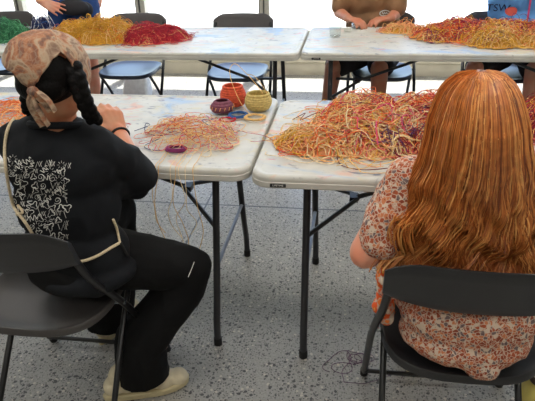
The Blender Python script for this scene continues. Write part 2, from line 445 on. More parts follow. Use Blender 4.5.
# ------------------------------------------------------------------ setting
def struct(o): o['kind'] = 'structure'; return o
X0, X1, Y0r, Y1r, HT = -7., 6., -5., 4.12, 2.75
struct(MB().box((X0, Y0r, -.12), (X1, 4.4, 0)).build('floor', 'floor', smooth=False))
struct(MB().box((-30, 4.4, -.14), (30, 40, -.02)).build('trim_1', 'pavement', smooth=False))    # the forecourt beyond the glass
struct(MB().box((X0 - .15, Y0r, HT), (X1 + .15, 4.30, HT + .15)).build('ceiling', 'ceiling', smooth=False))
struct(MB().box((X0 - .15, Y0r, 0), (X0, 4.3, HT)).build('wall_left', 'wall', smooth=False))
struct(MB().box((X1, Y0r, 0), (X1 + .15, 4.3, HT)).build('wall_right', 'wall', smooth=False))
struct(MB().box((X0 - .15, Y0r - .15, 0), (X1 + .15, Y0r, HT)).build('wall_front', 'wall', smooth=False))
wb = MB(); wb.box((X0, 4.02, 0), (X1, 4.30, .30)); wb.box((X0, 4.10, HT - .25), (X1, 4.30, HT))
struct(wb.build('wall_back', 'wall', smooth=False))
# rounded ledge in front of the glass
prof = [(3.93, 0), (3.93, .04)] + [(4.02 - .09 * math.cos(a), .30 - .05 + .07 * math.sin(a)) for a in [k * PI / 2 / 6 for k in range(7)]] + [(4.12, .325), (4.12, 0)]
prof = [(3.96, .0), (3.96, .11), (3.93, .13)] + [(4.03 - .10 * math.cos(a), .25 + .09 * math.sin(a)) for a in [k * PI / 2 / 6 for k in range(7)]] + [(4.14, .34), (4.14, 0)]
tm = MB(); n = len(prof)
tm.add([(X0, y, z) for y, z in prof] + [(X1, y, z) for y, z in prof], [(i, (i + 1) % n, n + (i + 1) % n, n + i) for i in range(n)] + [tuple(range(n)), tuple(range(2 * n - 1, n - 1, -1))])
struct(tm.build('trim_2', 'sill'))
xs = [X0, -5.6, -4.35, -3.07, -1.80, -.58, 1.9, 3.4, 4.9, X1]
for i in range(len(xs) - 1):
    a, b = xs[i], xs[i + 1]
    w = MB(); w.box((a + .002, 4.165, .36), (b - .002, 4.175, HT - .27))
    root = struct(w.build('window_%d' % (i + 1), 'pane', smooth=False))
    fr = MB(); wd = .045
    fr.box((a + .001, 4.12, .34), (a + wd, 4.22, HT - .25)); fr.box((b - wd, 4.12, .34), (b - .001, 4.22, HT - .25))
    fr.box((a + wd, 4.12, .34), (b - wd, 4.22, .38)); fr.box((a + wd, 4.12, HT - .29), (b - wd, 4.22, HT - .25))
    fr.build('window_frame', 'frame', root, smooth=False)
    gk = MB(); gk.box((b - wd - .014, 4.14, .38), (b - wd, 4.19, HT - .29)); gk.box((b - .010, 4.1, .36), (b - .001, 4.12, HT - .27)); gk.build('gasket', 'gasket', root, smooth=False)

# ------------------------------------------------------------------ folding tables
TL, TD, TH = 1.829, .762, .74
def text_mesh(txt, size, depth=.0006, align='CENTER'):
    cu = bpy.data.curves.new('t', 'FONT'); cu.body = txt; cu.size = size; cu.extrude = depth; cu.align_x = align; cu.align_y = 'CENTER'; cu.resolution_u = 3
    o = bpy.data.objects.new('t', cu); COL.objects.link(o)
    dg = bpy.context.evaluated_depsgraph_get(); me = bpy.data.meshes.new_from_object(o.evaluated_get(dg))
    bpy.data.objects.remove(o); bpy.data.curves.remove(cu); return me
def make_table(x, y, label):
    r = empty('folding_table', (x, y, 0), label=label, cat='table', group='white folding tables')
    hx, hy = TL / 2, TD / 2
    mb = MB(); R = lambda ins, z, rr=.058: rrect(0, 0, hx - ins, hy - ins, max(.008, rr - ins * .8), z, 8)
    mb.rings([R(.030, TH - .0035), R(.024, TH - .003), R(.018, TH), R(.010, TH), R(.004, TH - .0025), R(.0008, TH - .008), R(0, TH - .014), R(.0005, TH - .019),
              R(-.0015, TH - .021), R(-.0015, TH - .036), R(.001, TH - .039), R(.012, TH - .039), R(.014, TH - .026)])
    mb.build('tabletop', 'table', r)
    for sx in (-1, 1):
        lx = sx * (hx - .155)
        for sy in (-1, 1):
            p = bez([(lx, sy * .150, TH - .029), (lx, sy * .20, .50), (lx, sy * .262, .24), (lx, sy * .293, .135), (lx, sy * .306, .09), (lx, sy * .309, .012)], 4)
            MB().tube(p, .0128, 12).build('leg', 'legmetal', r).name
            lg = [o for o in bpy.data.objects if o.name.startswith('leg')][-1]
        for sy in (-1, 1):
            MB().tube([(lx, sy * .309, 0.0006), (lx, sy * .309, .03)], .0152, 12).build('foot_cap', 'cap', r)
        MB().tube([(lx, -.25, .30), (lx, .25, .30)], .0075, 8).build('crossbar', 'greymetal', r)
        MB().tube([(lx, -.335, TH - .040), (lx, .335, TH - .040)], .010, 8).build('crossbar', 'legmetal', r)
        jx = lx - sx * .17
        b = MB()
        for sy in (-1, 1): b.tube([(lx, sy * .218, .445), (jx, sy * .012, .495)], .0085, 8)
        b.tube([(jx + sx * .015, 0, .490), (sx * .05, 0, TH - .045)], .009, 8); b.box((min(jx, jx + sx * .03), -.022, .482), (max(jx, jx + sx * .03), .022, .502))
        b.build('brace', 'legmetal', r)
    MB().box((-.06, -.05, TH - .055), (.06, .05, TH - .029)).build('hinge_block', 'legmetal', r)
    pl = MB(); pl.rings([rrect(0, 0, .024, .0055, .002, 0, 3), rrect(0, 0, .024, .0055, .002, .002, 3)])
    p = pl.build('name_plate', 'plate', r); p.location = (-hx + .085, -hy - .0016, TH - .0285); p.rotation_euler = (PI / 2, 0, 0); p['label'] = 'small black name plate reading LIFETIME'
    tm_ = text_mesh('LIFETIME', .0085); tm_.materials.append(MT['white']); to = bpy.data.objects.new('lettering', tm_); COL.objects.link(to); to.parent = p; to.location = (0, 0, .0022); to.data.name = 'lettering'
    return r
make_table(TL / 2, TD / 2, 'white folding table on the near right, under the big orange raffia tangle')
make_table(-TL / 2 - .009, .032 + TD / 2, 'white folding table on the near left, with the small coiled baskets on it')
make_table(-TL * 1.5 - .02, 1.60 + TD / 2, 'white folding table end showing at the far left edge, under the green raffia')
make_table(TL / 2, 1.592 + TD / 2, 'white folding table in the back right, where the brown-shirted person sits')
make_table(-TL / 2 - .009, 1.574 + TD / 2, 'white folding table in the back left, holding green, yellow and red raffia')

# ------------------------------------------------------------------ folding chairs
def make_chair(x, y, rz, label, seatm, backm, group, TOPZ=.797):
    r = empty('folding_chair', (x, y, 0), rz, label=label, cat='chair', group=group)
    # seat
    def se(ax, ay, z, dish=0, n=40, cy=0.):
        out = []
        for k in range(n):
            a = 2 * PI * k / n; c, s = math.cos(a), math.sin(a); e = 2 / 3.0 if s < 0 else 2 / 4.5
            px = math.copysign(abs(c) ** e, c) * ax; py = math.copysign(abs(s) ** e, s) * ay + cy
            zz = z + dish * ((px / .2) ** 2) * .5 - (.012 * max(0, (py - .12) / .08) ** 2)
            out.append(V((px, py, zz)))
        return out
    mb = MB()
    mb.rings([se(.02, .02, .432), se(.10, .10, .432, .003), se(.15, .155, .434, .006), se(.178, .182, .438, .008), se(.190, .194, .444, .008), se(.197, .200, .444, .008), se(.201, .204, .438, .008),
              se(.201, .204, .424, .008), se(.196, .199, .419, .008), se(.188, .19, .422, .008), se(.10, .10, .424)])
    mb.build('seat', seatm, r)
    # back rest : curved panel
    N = 26; rows = 9; front = []; back = []
    def bp(u, v, off):
        x_ = u * .216; cv = .030 * (1 - u * u)
        top = TOPZ - .035 * max(0, (abs(u) - .62) / .38) ** 2.2 - .004 * u * u; bot = .652 + .026 * abs(u) ** 3
        z = bot + (top - bot) * v; ln = -.175 - (z - .60) * .40
        return V((x_, ln - cv - off + .010 * math.sin(v * PI) * 0, z))
    for off in (.0, .017):
        g = [[bp(-1 + 2 * i / N, j / rows, off + (0.006 if j in (0, rows) else 0) * (1 if off == 0 else -1)) for i in range(N + 1)] for j in range(rows + 1)]
        (front if off == 0 else back).extend(g)
    mb = MB(); W = N + 1; H = rows + 1
    vs = [p for row in front for p in row] + [p for row in back for p in row]; fs = []; o2 = W * H
    for j in range(rows):
        for i in range(N):
            a = j * W + i; fs.append((a, a + 1, a + W + 1, a + W)); fs.append((o2 + a, o2 + a + W, o2 + a + W + 1, o2 + a + 1))
    for i in range(N):
        fs.append((i, o2 + i, o2 + i + 1, i + 1)); a = rows * W + i; fs.append((a, a + 1, o2 + a + 1, o2 + a))
    for j in range(rows):
        a = j * W; fs.append((a, a + W, o2 + a + W, o2 + a)); a = j * W + N; fs.append((a, o2 + a, o2 + a + W, a + W))
    mb.add(vs, fs); mb.build('backrest', backm, r)
    for s in (-1, 1):
        MB().tube(bez([(s * .222, .252, .012), (s * .222, .06, .30), (s * .219, -.04, .44), (s * .207, -.165, .60), (s * .198, -.222, .72)], 4), .0105, 10).build('frame_rail', 'chairmetal', r)
        MB().tube(bez([(s * .178, .150, .420), (s * .182, .0, .27), (s * .186, -.21, .012)], 4), .0095, 10).build('leg', 'chairmetal', r)
        MB().tube([(s * .222, .256, 0.0008), (s * .222, .244, .032)], .0135, 10).build('foot_cap', 'cap', r)
        MB().tube([(s * .186, -.214, 0.0008), (s * .186, -.203, .030)], .0125, 10).build('foot_cap', 'cap', r)
        MB().tube([(s * .180, -.035, .432), (s * .230, -.035, .432)], .007, 8).build('pivot', 'steel', r)
    MB().tube([(-.222, .222, .047), (.222, .222, .047)], .0075, 8).build('crossbar', 'chairmetal', r)
    MB().tube([(-.185, -.172, .060), (.185, -.172, .060)], .0075, 8).build('crossbar', 'chairmetal', r)
    return r
gn, gf = 'near black folding chairs', 'far folding chairs with blue seats'
make_chair(-.565, -.205, 0, 'black folding chair holding the person in the patterned headscarf', 'chairseat', 'chairplastic', gn)
make_chair(.592, -.245, 0, 'black folding chair holding the long-haired redhead in floral', 'chairplastic', 'chairplastic', gn)
c0 = make_chair(-.503, 2.40, PI, 'empty folding chair behind bare middle of back left table', 'farseat', 'chairback', gf, .775)
km = kidmap()
for x, y, rz, lb in ((-1.285, 2.42, PI + .02, 'empty folding chair behind the red raffia heap'), (-2.36, 2.52, PI, 'folding chair behind the green raffia heap, by the left edge'),
                     (.470, 2.46, PI, 'folding chair the person in the brown shirt sits on'), (1.225, 2.46, PI - .03, 'folding chair the person in the sky blue shirt sits on')):
    c = copy_tree(c0, km); c.location = (x, y, 0); c.rotation_euler = (0, 0, rz); c['label'] = lb

# ------------------------------------------------------------------ projecting print and cord onto cloth
def bvh_of(o):
    me = o.data; return BVHTree.FromPolygons([v.co.copy() for v in me.vertices], [tuple(p.vertices) for p in me.polygons])
def hit(bv, x, y):
    r = bv.ray_cast(CAMP, ray(x, y)); return (r[0], r[1]) if r[0] else (None, None)
def surf(bv, pts, off):
    out = []
    for x, y in pts:
        p, nn = hit(bv, x, y)
        if p is None: continue
        if nn.dot(ray(x, y)) > 0: nn = -nn
        out.append(p + nn * off)
    return out

# ================================================================== person in headscarf (near left)
P1 = empty('person', (-.47, -.2, 0), label='person in patterned headscarf and black tee with white back print, seated', cat='person')
def child(o, root):   # keep world coordinates while parenting
    o.parent = root; o.matrix_parent_inverse = Matrix.Translation(-V(root.location)); return o
hc = V((-.42, -.245, 1.095)); hf = V((.12, .92, -.40))
hp, hL, hR = head_prims(hc, hf, (0, 0, 1), .98)
LS, RS = V((-.565, -.21, .925)), V((-.345, -.235, .922))
LE, RE = V((-.665, -.02, .765)), V((-.306, -.095, .770)); LW, RW = V((-.600, .165, .80)), V((-.412, .066, .832))
LH, RH = V((-.535, -.20, .535)), V((-.410, -.17, .535)); LK, RK = V((-.52, .17, .52)), V((-.172, -.105, .476))
LA, RA = V((-.575, .10, .09)), V((-.352, -.152, .09))
body = hp + [('c', (-.432, -.232, 1.045), (-.442, -.232, .93), .045, .048), ('c', (-.442, -.232, .945), LS + V((0, 0, -.02)), .042, .036), ('c', (-.442, -.232, .945), RS + V((0, 0, -.02)), .042, .036),
    ('e', (-.45, -.225, .84), (.115, .08, .12)), ('e', (-.455, -.215, .68), (.10, .075, .13)), ('e', (-.465, -.215, .56), (.13, .10, .09)),
    ('ch', [LS, LE, LW], [.042, .034, .025]), ('ch', [RS, RE, RW], [.042, .037, .025]),
    ('ch', [LH, LK, LA], [.07, .05, .034]), ('ch', [RH, RK, RA], [.07, .05, .034])]
body += hand(RW, (-.42, .42, .72), (.60, -.60, .45), -1, .80, .98)
body += hand(LW, (.75, .45, .30), (-.3, .45, .8), 1, .45, .92)
bo = child(blob('body', body, 'skinW', .0048, 3), P1)
face = MB()
face_parts(hL, hR, None); [child(o, P1) for o in bpy.data.objects if o.parent is None and o.name.split('.')[0] in ('eye', 'lips')]
# hair : black, tied in two braids
hR3 = hR
hair = [('e', hL(0, -.022, .008), (.074, .082, .078), hR), ('e', hL(0, -.050, -.030), (.062, .042, .042), hR)]
child(blob('hair', hair, 'blackhair', .005, 4, cut=lambda c: (c - hc).dot(hf.normalized()) > .045), P1)
def braid(pts, r, name='braid'):
    pts = bez(pts, 3); mb = []
    L = 0
    for i, p in enumerate(pts):
        sd = V((.008 if i % 2 else -.008, .003 if i % 2 else -.003, 0)); t = i / (len(pts) - 1)
        mb.append(('e', p + sd, (r * (1.05 - .35 * t), r * (1.05 - .35 * t), r * .95)))
    return child(blob(name, mb, 'blackhair', .0035, 1), P1)
braid([(-.356, -.275, 1.133), (-.343, -.285, 1.105), (-.338, -.288, 1.078), (-.331, -.288, 1.048), (-.326, -.280, 1.015), (-.326, -.262, .992)], .0165)
braid([(-.480, -.255, 1.081), (-.482, -.270, 1.056), (-.485, -.270, 1.027), (-.505, -.235, 1.0), (-.508, -.19, .975), (-.505, -.14, .92)], .0125)
# scarf : shell over the crown with a free lower edge
sc_el = (.086, .096, .089); scc = hL(0, -.010, .014)
mb = MB(); NA, NB = 72, 22
def edge_lat(a):  # a: azimuth measured from the back of the head toward the person's left (screen left)
    # higher edge on the right back (hair shows), deep point at the nape left
    d = math.degrees(a)
    K = [(-180, 12), (-140, 0), (-118, -14), (-103, -26), (-90, -27), (-77, -12), (-61, 12), (-51, 20), (-42, 10), (-30, -10), (-18, -27), (-8, -40), (6, -32), (25, -12), (50, 2), (90, 8), (130, 10), (180, 12)]
    for (x0, y0), (x1, y1) in zip(K, K[1:]):
        if x0 <= d <= x1:
            t = (d - x0) / (x1 - x0); t = t * t * (3 - 2 * t); return math.radians(y0 + (y1 - y0) * t)
    return 0
vs = []
for i in range(NA):
    a = -PI + 2 * PI * i / NA; lo = edge_lat(a)
    for j in range(NB + 1):
        la = PI / 2 - .02 - (PI / 2 - .02 - lo) * j / NB
        # back direction = -f ; screen-left = person's left = -r
        x = -math.sin(a) * math.cos(la); y = -math.cos(a) * math.cos(la); z = math.sin(la)
        q = V((x, y, z)); bulge = 1 + .030 * noise.noise(q * 3.1 + V((4, 1, 2))) + .018 * noise.noise(q * 9)
        dl = max(0, math.cos(a - math.radians(52))) ** 6 * max(0, math.cos(la - .2)) ** 3; bulge += .17 * dl
        if j == NB: bulge += .015
        vs.append(scc + hR @ V((x * sc_el[0], y * sc_el[1], z * sc_el[2])) * bulge)
fs = []
for i in range(NA):
    for j in range(NB):
        a = i * (NB + 1) + j; b = ((i + 1) % NA) * (NB + 1) + j; fs.append((a, b, b + 1, a + 1))
fs.append(tuple(i * (NB + 1) for i in range(NA)))
mb.add(vs, fs); scf = mb.build('headscarf', 'scarf'); so = scf.modifiers.new('s', 'SOLIDIFY'); so.thickness = .003; so.offset = 1
child(scf, P1)
def scarf_tail(pts, w):
    p = bez(pts, 5); n = len(p); rs = []
    mb = MB(); rings = []
    for i, q in enumerate(p):
        t = i / (n - 1); ww = w * (.35 + .9 * math.sin(min(1, t * 1.3) * PI * .62)); d = (p[min(i + 1, n - 1)] - p[max(0, i - 1)]).normalized(); s = d.cross(V((.3, 1, .1))).normalized(); nn = s.cross(d)
        rings.append([q + s * math.cos(k * PI / 5) * ww + nn * (math.sin(k * PI / 5) * .004 + .005 * math.sin(k * PI / 5 * 3)) for k in range(10)])
    mb.rings(rings); return mb.build('scarf_tail', 'scarf', scf)
_a, _l = math.radians(-9), math.radians(-41)
kn = scc + hR @ V((-math.sin(_a) * math.cos(_l) * sc_el[0], -math.cos(_a) * math.cos(_l) * sc_el[1], math.sin(_l) * sc_el[2])) * 1.06
k_ = blob('scarf_knot', [('e', kn, (.015, .013, .014)), ('e', kn + V((.010, 0, -.008)), (.012, .011, .011))], 'scarf', .003, 2); k_.parent = scf; k_.matrix_parent_inverse = Matrix.Identity(4)
scarf_tail([kn, kn + V((-.004, -.008, -.022)), kn + V((.002, -.004, -.052)), kn + V((.010, .004, -.082))], .012)
scarf_tail([kn + V((.008, 0, 0)), kn + V((.018, -.006, -.008)), kn + V((.030, -.004, -.024)), kn + V((.036, .002, -.046))], .010)
# tee
tee = [('c', (-.445, -.23, .952), LS + V((-.005, 0, -.012)), .052, .056), ('c', (-.445, -.23, .952), RS + V((.0, 0, -.012)), .048, .050),
       ('e', (-.450, -.235, .86), (.150, .098, .115)), ('e', (-.455, -.235, .74), (.142, .098, .15)), ('e', (-.455, -.235, .60), (.148, .108, .13)), ('e', (-.44, -.24, .54), (.150, .115, .06)),
       ('ch', [RS + V((0, 0, -.012)), RS.lerp(RE, .6), RE + V((.005, -.01, .0)), RE.lerp(RW, .22)], [.052, .058, .054, .044]),
       ('c', RE + V((-.02, 0, -.02)), RE + V((.0, -.01, -.035)), .04, .035),
       ('c', (-.37, -.2, .80), RE + V((-.02, 0, -.02)), .06, .045),
       ('ch', [LS + V((0, 0, -.012)), LS.lerp(LE, .6), LE, LE.lerp(LW, .2)], [.060, .062, .056, .045])]
neckc = V((-.438, -.228, 1.01))
tee_o = child(blob('tee_shirt', tee, 'tee', .0065, 6, fold=.007, fs=8., seed=1), P1)
mb = MB(); ring = [V((-.441 + .066 * math.cos(a), -.231 + .062 * math.sin(a), 0.970 - .016 * math.sin(a))) for a in [2 * PI * k / 32 for k in range(32)]]
child(mb.tube(ring, .009, 8, closed=True).build('collar', 'tee'), P1)
tr = [('e', (-.465, -.225, .555), (.145, .125, .085)), ('ch', [LH, LK, LK + V((-.01, -.01, -.1)), LA + V((0, 0, -.03))], [.095, .080, .082, .086]),
      ('ch', [RH + V((-.01, 0, 0)), RH.lerp(RK, .6), RK, RK + V((-.035, 0, -.08)), RA + V((.0, .0, .12)), RA + V((-.005, 0, -.05))], [.095, .080, .064, .070, .080, .085])]
tro = child(blob('trousers', tr, 'trouser', .0065, 6, fold=.005, fs=9., seed=5, cut=lambda c: c.z < .070), P1)
for hl, to, ank in (((-.478, -.212, 0), (-.222, -.100, 0), RA), ((-.60, .045, 0), (-.545, .275, 0), LA)):
    before = set(bpy.data.objects); shoe('shoe', hl, to, None)
    grp = [o for o in bpy.data.objects if o not in before]; sh = [o for o in grp if o.name.startswith('shoe')][0]; sl = [o for o in grp if o.name.startswith('sole')][0]
    child(sh, P1); sl.parent = sh; sl.matrix_parent_inverse = Matrix.Identity(4)
    if len(sh.name) > 4: pass
# print on the back: an all-over field of abstract white line doodles
bv = bvh_of(tee_o); mb = MB(); rr = random.Random(3)
def doodle(cx, cy, s, kind):
    a0 = rr.uniform(0, 6.28)
    if kind == 0: return [[(cx + s * (t - .5) * 2.0 * math.cos(a0) - s * .5 * math.sin(t * 14) * math.sin(a0), cy + s * (t - .5) * 2.0 * math.sin(a0) + s * .5 * math.sin(t * 14) * math.cos(a0)) for t in [k / 18 for k in range(19)]]]
    if kind == 1:  # blobby closed loop
        return [[(cx + s * (.75 + .28 * math.sin(3 * t + a0)) * math.cos(t), cy + s * (.75 + .28 * math.sin(3 * t + a0)) * math.sin(t)) for t in [k * 2 * PI / 20 for k in range(21)]]]
    if kind == 2:  # zigzag
        return [[(cx + s * (k / 3 - 1) , cy + (s * .6 if k % 2 else -s * .6)) for k in range(7)]]
    if kind == 3:  # burst
        return [[(cx + s * .5 * math.cos(t), cy + s * .5 * math.sin(t)), (cx + s * math.cos(t), cy + s * math.sin(t))] for t in [k * PI / 4 for k in range(8)]]
    if kind == 4:  # spiral
        return [[(cx + s * t * math.cos(t * 11 + a0), cy + s * t * math.sin(t * 11 + a0)) for t in [.15 + k / 20 * .85 for k in range(21)]]]
    return [[(cx - s * .8, cy + s * .8), (cx - s * .3, cy - s * .7), (cx + s * .2, cy + s * .5), (cx + s * .8, cy - s * .8)], [(cx + s * .2, cy - s * .8), (cx + s * .7, cy + s * .6)]]
yy = 160
row = 0
while yy < 246:
    xx = 8 + (row % 2) * 3
    while xx < 69:
        cx, cy = xx + rr.uniform(-1.6, 1.6), yy + rr.uniform(-1.6, 1.6) + (xx - 8) * .10
        for pl in doodle(cx, cy, rr.uniform(3.2, 4.9), rr.choice((0, 1, 1, 2, 3, 4, 5, 5, 0))):
            q = surf(bv, pl, .0008)
            if len(q) > 1 and all((q[i + 1] - q[i]).length < .02 for i in range(len(q) - 1)): mb.tube(q, .0011, 4, flat=.4)
        xx += 6.5
    yy += 7.0; row += 1
for k in range(11):
    x = 37 + k * 3
    q = surf(bv, [(x, 269 - k * .25), (x + .3, 266 - k * .25), (x + 1.4, 266.5 - k * .25), (x + 1.6, 269 - k * .25)], .0008)
    if len(q) > 1: mb.tube(q, .0010, 4, flat=.4)
pr_o = child(mb.build('back_print', 'white'), P1); pr_o['label'] = 'white abstract line doodles printed on the back'
# cross-body cord
def cordpath(px, off=.004): return bez(surf(bv, px, off), 4)
mbs = MB()
mbs.tube(cordpath([(30, 113), (22, 115), (14, 120), (9, 130), (6.5, 145), (6.5, 160), (8, 175), (10.5, 190), (14, 203), (19, 212), (26, 221), (33, 232), (40, 246), (55, 258), (70, 262), (85, 260), (98, 255), (110, 248), (119, 243)]), .0042, 7)
mbs.tube(cordpath([(119, 243), (117, 234), (115, 226), (112, 219)]), .0036, 7)
mbs.tube(cordpath([(12, 209), (11.5, 216), (12, 226), (14, 230)]), .0036, 7)
mbs.tube(cordpath([(13, 207), (19, 205), (24, 212), (18, 214), (13, 209)]), .0036, 7)
strap = mbs.build('strap', 'cord')
before = P1
strap_root = strap; tag(strap_root, 'thin cream cord strap slung across the back of the black tee', 'strap')
q = surf(bv, [(119, 243), (123, 250), (126, 255)], .006)
if len(q) == 3: MB().tube(q, .004, 8).build('clasp', 'cap', strap)
mb = MB(); d = (RW - RE).normalized(); s1 = d.orthogonal().normalized(); s2 = d.cross(s1); c = RW - d * .006
br = mb.tube([c + (s1 * math.cos(a) + s2 * math.sin(a)) * .0268 for a in [2 * PI * k / 24 for k in range(24)]], .0042, 6, closed=True).build('bracelet', 'cap'); tag(br, 'thin black band worn on the tan wrist over the table', 'bracelet')
# glint of the pocket zip, painted as a white line on the thigh
bv2 = bvh_of(tro); q = surf(bv2, [(194, 262), (191, 270), (188, 277)], .0015)
if len(q) == 3: child(MB().tube(q, .0011, 5).build('zip', 'white'), P1)

# ================================================================== red-haired person (near right)
P2 = empty('person', (.59, -.3, 0), label='long-haired redhead in rust floral top seated at near right table', cat='person')
gc = V((.535, -.395, 1.045)); gf_ = V((.05, .96, -.28))
hp, gL, gR = head_prims(gc, gf_, (0, 0, 1), .86)
LS, RS = V((.420, -.36, .905)), V((.690, -.36, .895)); LE, RE = V((.337, -.40, .742)), V((.795, -.36, .745)); LW, RW = V((.430, -.085, .782)), V((.665, -.07, .785))
LH, RH = V((.53, -.26, .53)), V((.66, -.26, .53)); LK, RK = V((.50, .06, .53)), V((.66, .06, .53)); LA, RA = V((.53, .06, .09)), V((.64, .08, .09))
body = hp + [('c', (.535, -.40, 1.0), (.545, -.37, .90), .046, .048), ('c', (.548, -.365, .93), LS, .042, .038), ('c', (.548, -.365, .93), RS, .042, .038),
    ('e', (.56, -.335, .80), (.118, .08, .12)), ('e', (.575, -.31, .66), (.10, .075, .13)), ('e', (.595, -.28, .56), (.13, .10, .09)),
    ('ch', [LS, LE, LW], [.042, .038, .024]), ('ch', [RS, RE, RW], [.042, .036, .024]), ('ch', [LH, LK, LA], [.07, .05, .034]), ('ch', [RH, RK, RA], [.07, .05, .034])]
body += hand(LW, (.25, .95, .05), (-.2, -.1, .95), 1, .45, .88) + hand(RW, (-.25, .95, .05), (.2, -.1, .95), -1, .45, .88)
child(blob('body', body, 'skinG', .0052, 3), P2)
before = set(bpy.data.objects); face_parts(gL, gR, None); [child(o, P2) for o in bpy.data.objects if o not in before and o.parent is None]
top = [('c', (.548, -.365, .925), LS, .050, .052), ('c', (.548, -.365, .925), RS, .050, .052), ('e', (.56, -.335, .82), (.135, .090, .12)), ('e', (.575, -.315, .70), (.135, .095, .14)),
       ('ch', [LS, LS.lerp(LE, .55), LE + V((.030, -.010, .034))], [.048, .050, .044]), ('ch', [RS, RS.lerp(RE, .55), RE + V((-.012, 0, .018))], [.048, .052, .044]),
       ('e', (.60, -.315, .55), (.170, .130, .105)), ('e', (.595, -.335, .49), (.160, .115, .055)), ('e', (.595, -.375, .475), (.120, .070, .034)), ('c', (.615, -.425, .462), (.64, -.435, .460), .030, .022),
       ('ch', [LH + V((-.01, .02, 0)), LK], [.095, .075]), ('ch', [RH, RK], [.095, .075])]
dress = child(blob('floral_dress', top, 'floral', .007, 6, fold=.008, fs=9., seed=9), P2)
fr = []
for k in range(7):
    t = k / 6; fr.append(('e', V((.395 + .006 * math.sin(k * 2.4), -.36 + .05 * t, .705 - .20 * t)), (.022 + .006 * (k % 2), .03, .024)))
child(blob('frill', fr, 'frill', .005, 3, fold=.004, fs=30., seed=2), P2)
for hl, to in (((.525, .03, 0), (.53, .25, 0)), ((.645, .05, 0), (.65, .27, 0))):
    before = set(bpy.data.objects); shoe('shoe', hl, to, None, w=.04)
    grp = [o for o in bpy.data.objects if o not in before]; sh = [o for o in grp if o.name.startswith('shoe')][0]; sl = [o for o in grp if o.name.startswith('sole')][0]
    child(sh, P2); sl.parent = sh; sl.matrix_parent_inverse = Matrix.Identity(4)
# hair : lofted mass and strands
ST = [(1.163, .528, -.42, .012, .012), (1.156, .530, -.42, .040, .040), (1.14, .530, -.42, .058, .062), (1.124, .530, -.42, .069, .076), (1.096, .532, -.42, .080, .088), (1.066, .534, -.42, .089, .096), (1.03, .537, -.418, .095, .098), (1.0, .540, -.414, .102, .096),
      (.947, .545, -.404, .116, .091), (.889, .550, -.393, .130, .087), (.829, .554, -.384, .146, .083), (.765, .559, -.378, .163, .080), (.717, .562, -.375, .174, .076), (.68, .564, -.374, .170, .072)]
def hs(z):
    z = min(z, 1.163)
    for a, b in zip(ST, ST[1:]):
        if b[0] <= z <= a[0]:
            t = (a[0] - z) / (a[0] - b[0]); return [a[i] + (b[i] - a[i]) * t for i in range(1, 5)]
    return list(ST[0][1:]) if z > ST[0][0] else list(ST[-1][1:])
def hpnt(phi, z, off=0):   # phi 0 = straight back (-y)
    cx, cy, a, b = hs(z)
    return V((cx + (a + off) * math.sin(phi), cy - (b + off) * math.cos(phi), z))
def zs(u):  # u 0..1 down the strand, finer on the crown
    return 1.163 - .47 * (u ** 1.3)
mb = MB(); NP, NZ = 64, 60; FM = 2.05
ov, iv = [], []
def wav(phi, z):
    d = max(0, min(1, (1.02 - z) / .25))
    return d * (.011 * math.sin(z * 60 + 5 * noise.noise(V((phi * 1.7, z * 3, 5))) + phi * 3) + .010 * noise.noise(V((phi * 4, z * 16, 3)))) + .005 * noise.noise(V((phi * 5, z * 5, 1)))
for j in range(NZ + 1):
    z = zs(j / NZ); fm = FM if z > .99 else FM - (FM - 1.55) * min(1, (.99 - z) / .15)
    if z > 1.07: fm = min(PI, FM + (z - 1.07) * 18)
    for i in range(NP + 1):
        phi = -fm + 2 * fm * i / NP; w = wav(phi, z); ov.append(hpnt(phi, z, w - .004)); iv.append(hpnt(phi, z, w - .016))
W = NP + 1; o2 = len(ov); fs = []
for j in range(NZ):
    for i in range(NP):
        a = j * W + i; fs.append((a, a + 1, a + W + 1, a + W)); fs.append((o2 + a, o2 + a + W, o2 + a + W + 1, o2 + a + 1))
    for i in (0, NP):
        a = j * W + i; fs.append((a, a + W, o2 + a + W, o2 + a))
for j in (0, NZ):
    for i in range(NP): a = j * W + i; fs.append((a, a + 1, o2 + a + 1, o2 + a))
mb.add(ov + iv, fs); hair_o = child(mb.build('hair', 'h3'), P2)
mb = MB(); hr = random.Random(11)
for k in range(2600):
    ph0 = hr.uniform(-2.2, 2.2); lk = noise.noise(V((ph0 * 3.1, 0, 7))) * 2 + ph0; u0 = abs(hr.gauss(0, .05)); u1 = min(1, hr.uniform(.72, 1.02)) if hr.random() < .8 else hr.uniform(.4, .8)
    m = hr.choices(('h1', 'h2', 'h3', 'h4', 'h5'), (5, 4.5, 3, 2.0, 1.2))[0]; off0 = hr.uniform(-.003, .004)
    r0 = hr.uniform(.0007, .0017); pts = []; rs = []; f1 = 50 + 12 * noise.noise(V((ph0 * 2.3, 1, 2))); p1 = lk * 4 + hr.gauss(0, .3); sw = hr.gauss(0, .10)
    N_ = 34
    for i in range(N_):
        u = u0 + (u1 - u0) * i / (N_ - 1); z = zs(u); d = max(0, min(1, (1.04 - z) / .3)) ** 1.2
        lim = 2.05 if z > .99 else max(1.6, 2.05 - (.99 - z) * 3)
        ph = max(-lim, min(lim, ph0 + sw * i / N_)) + d * (.095 * math.sin(z * f1 + p1) + .07 * math.sin(z * 24 + lk * 3)) + .03 * noise.noise(V((ph0 * 6, z * 9, 0)))
        pts.append(hpnt(ph, z, wav(ph, z) + off0 + d * .007 * math.sin(z * f1 + p1 + 1.3))); rs.append(r0 * (1 if i < N_ - 6 else (N_ - i) / 7 + .1))
    mb.tube(pts, rs, 3, m)
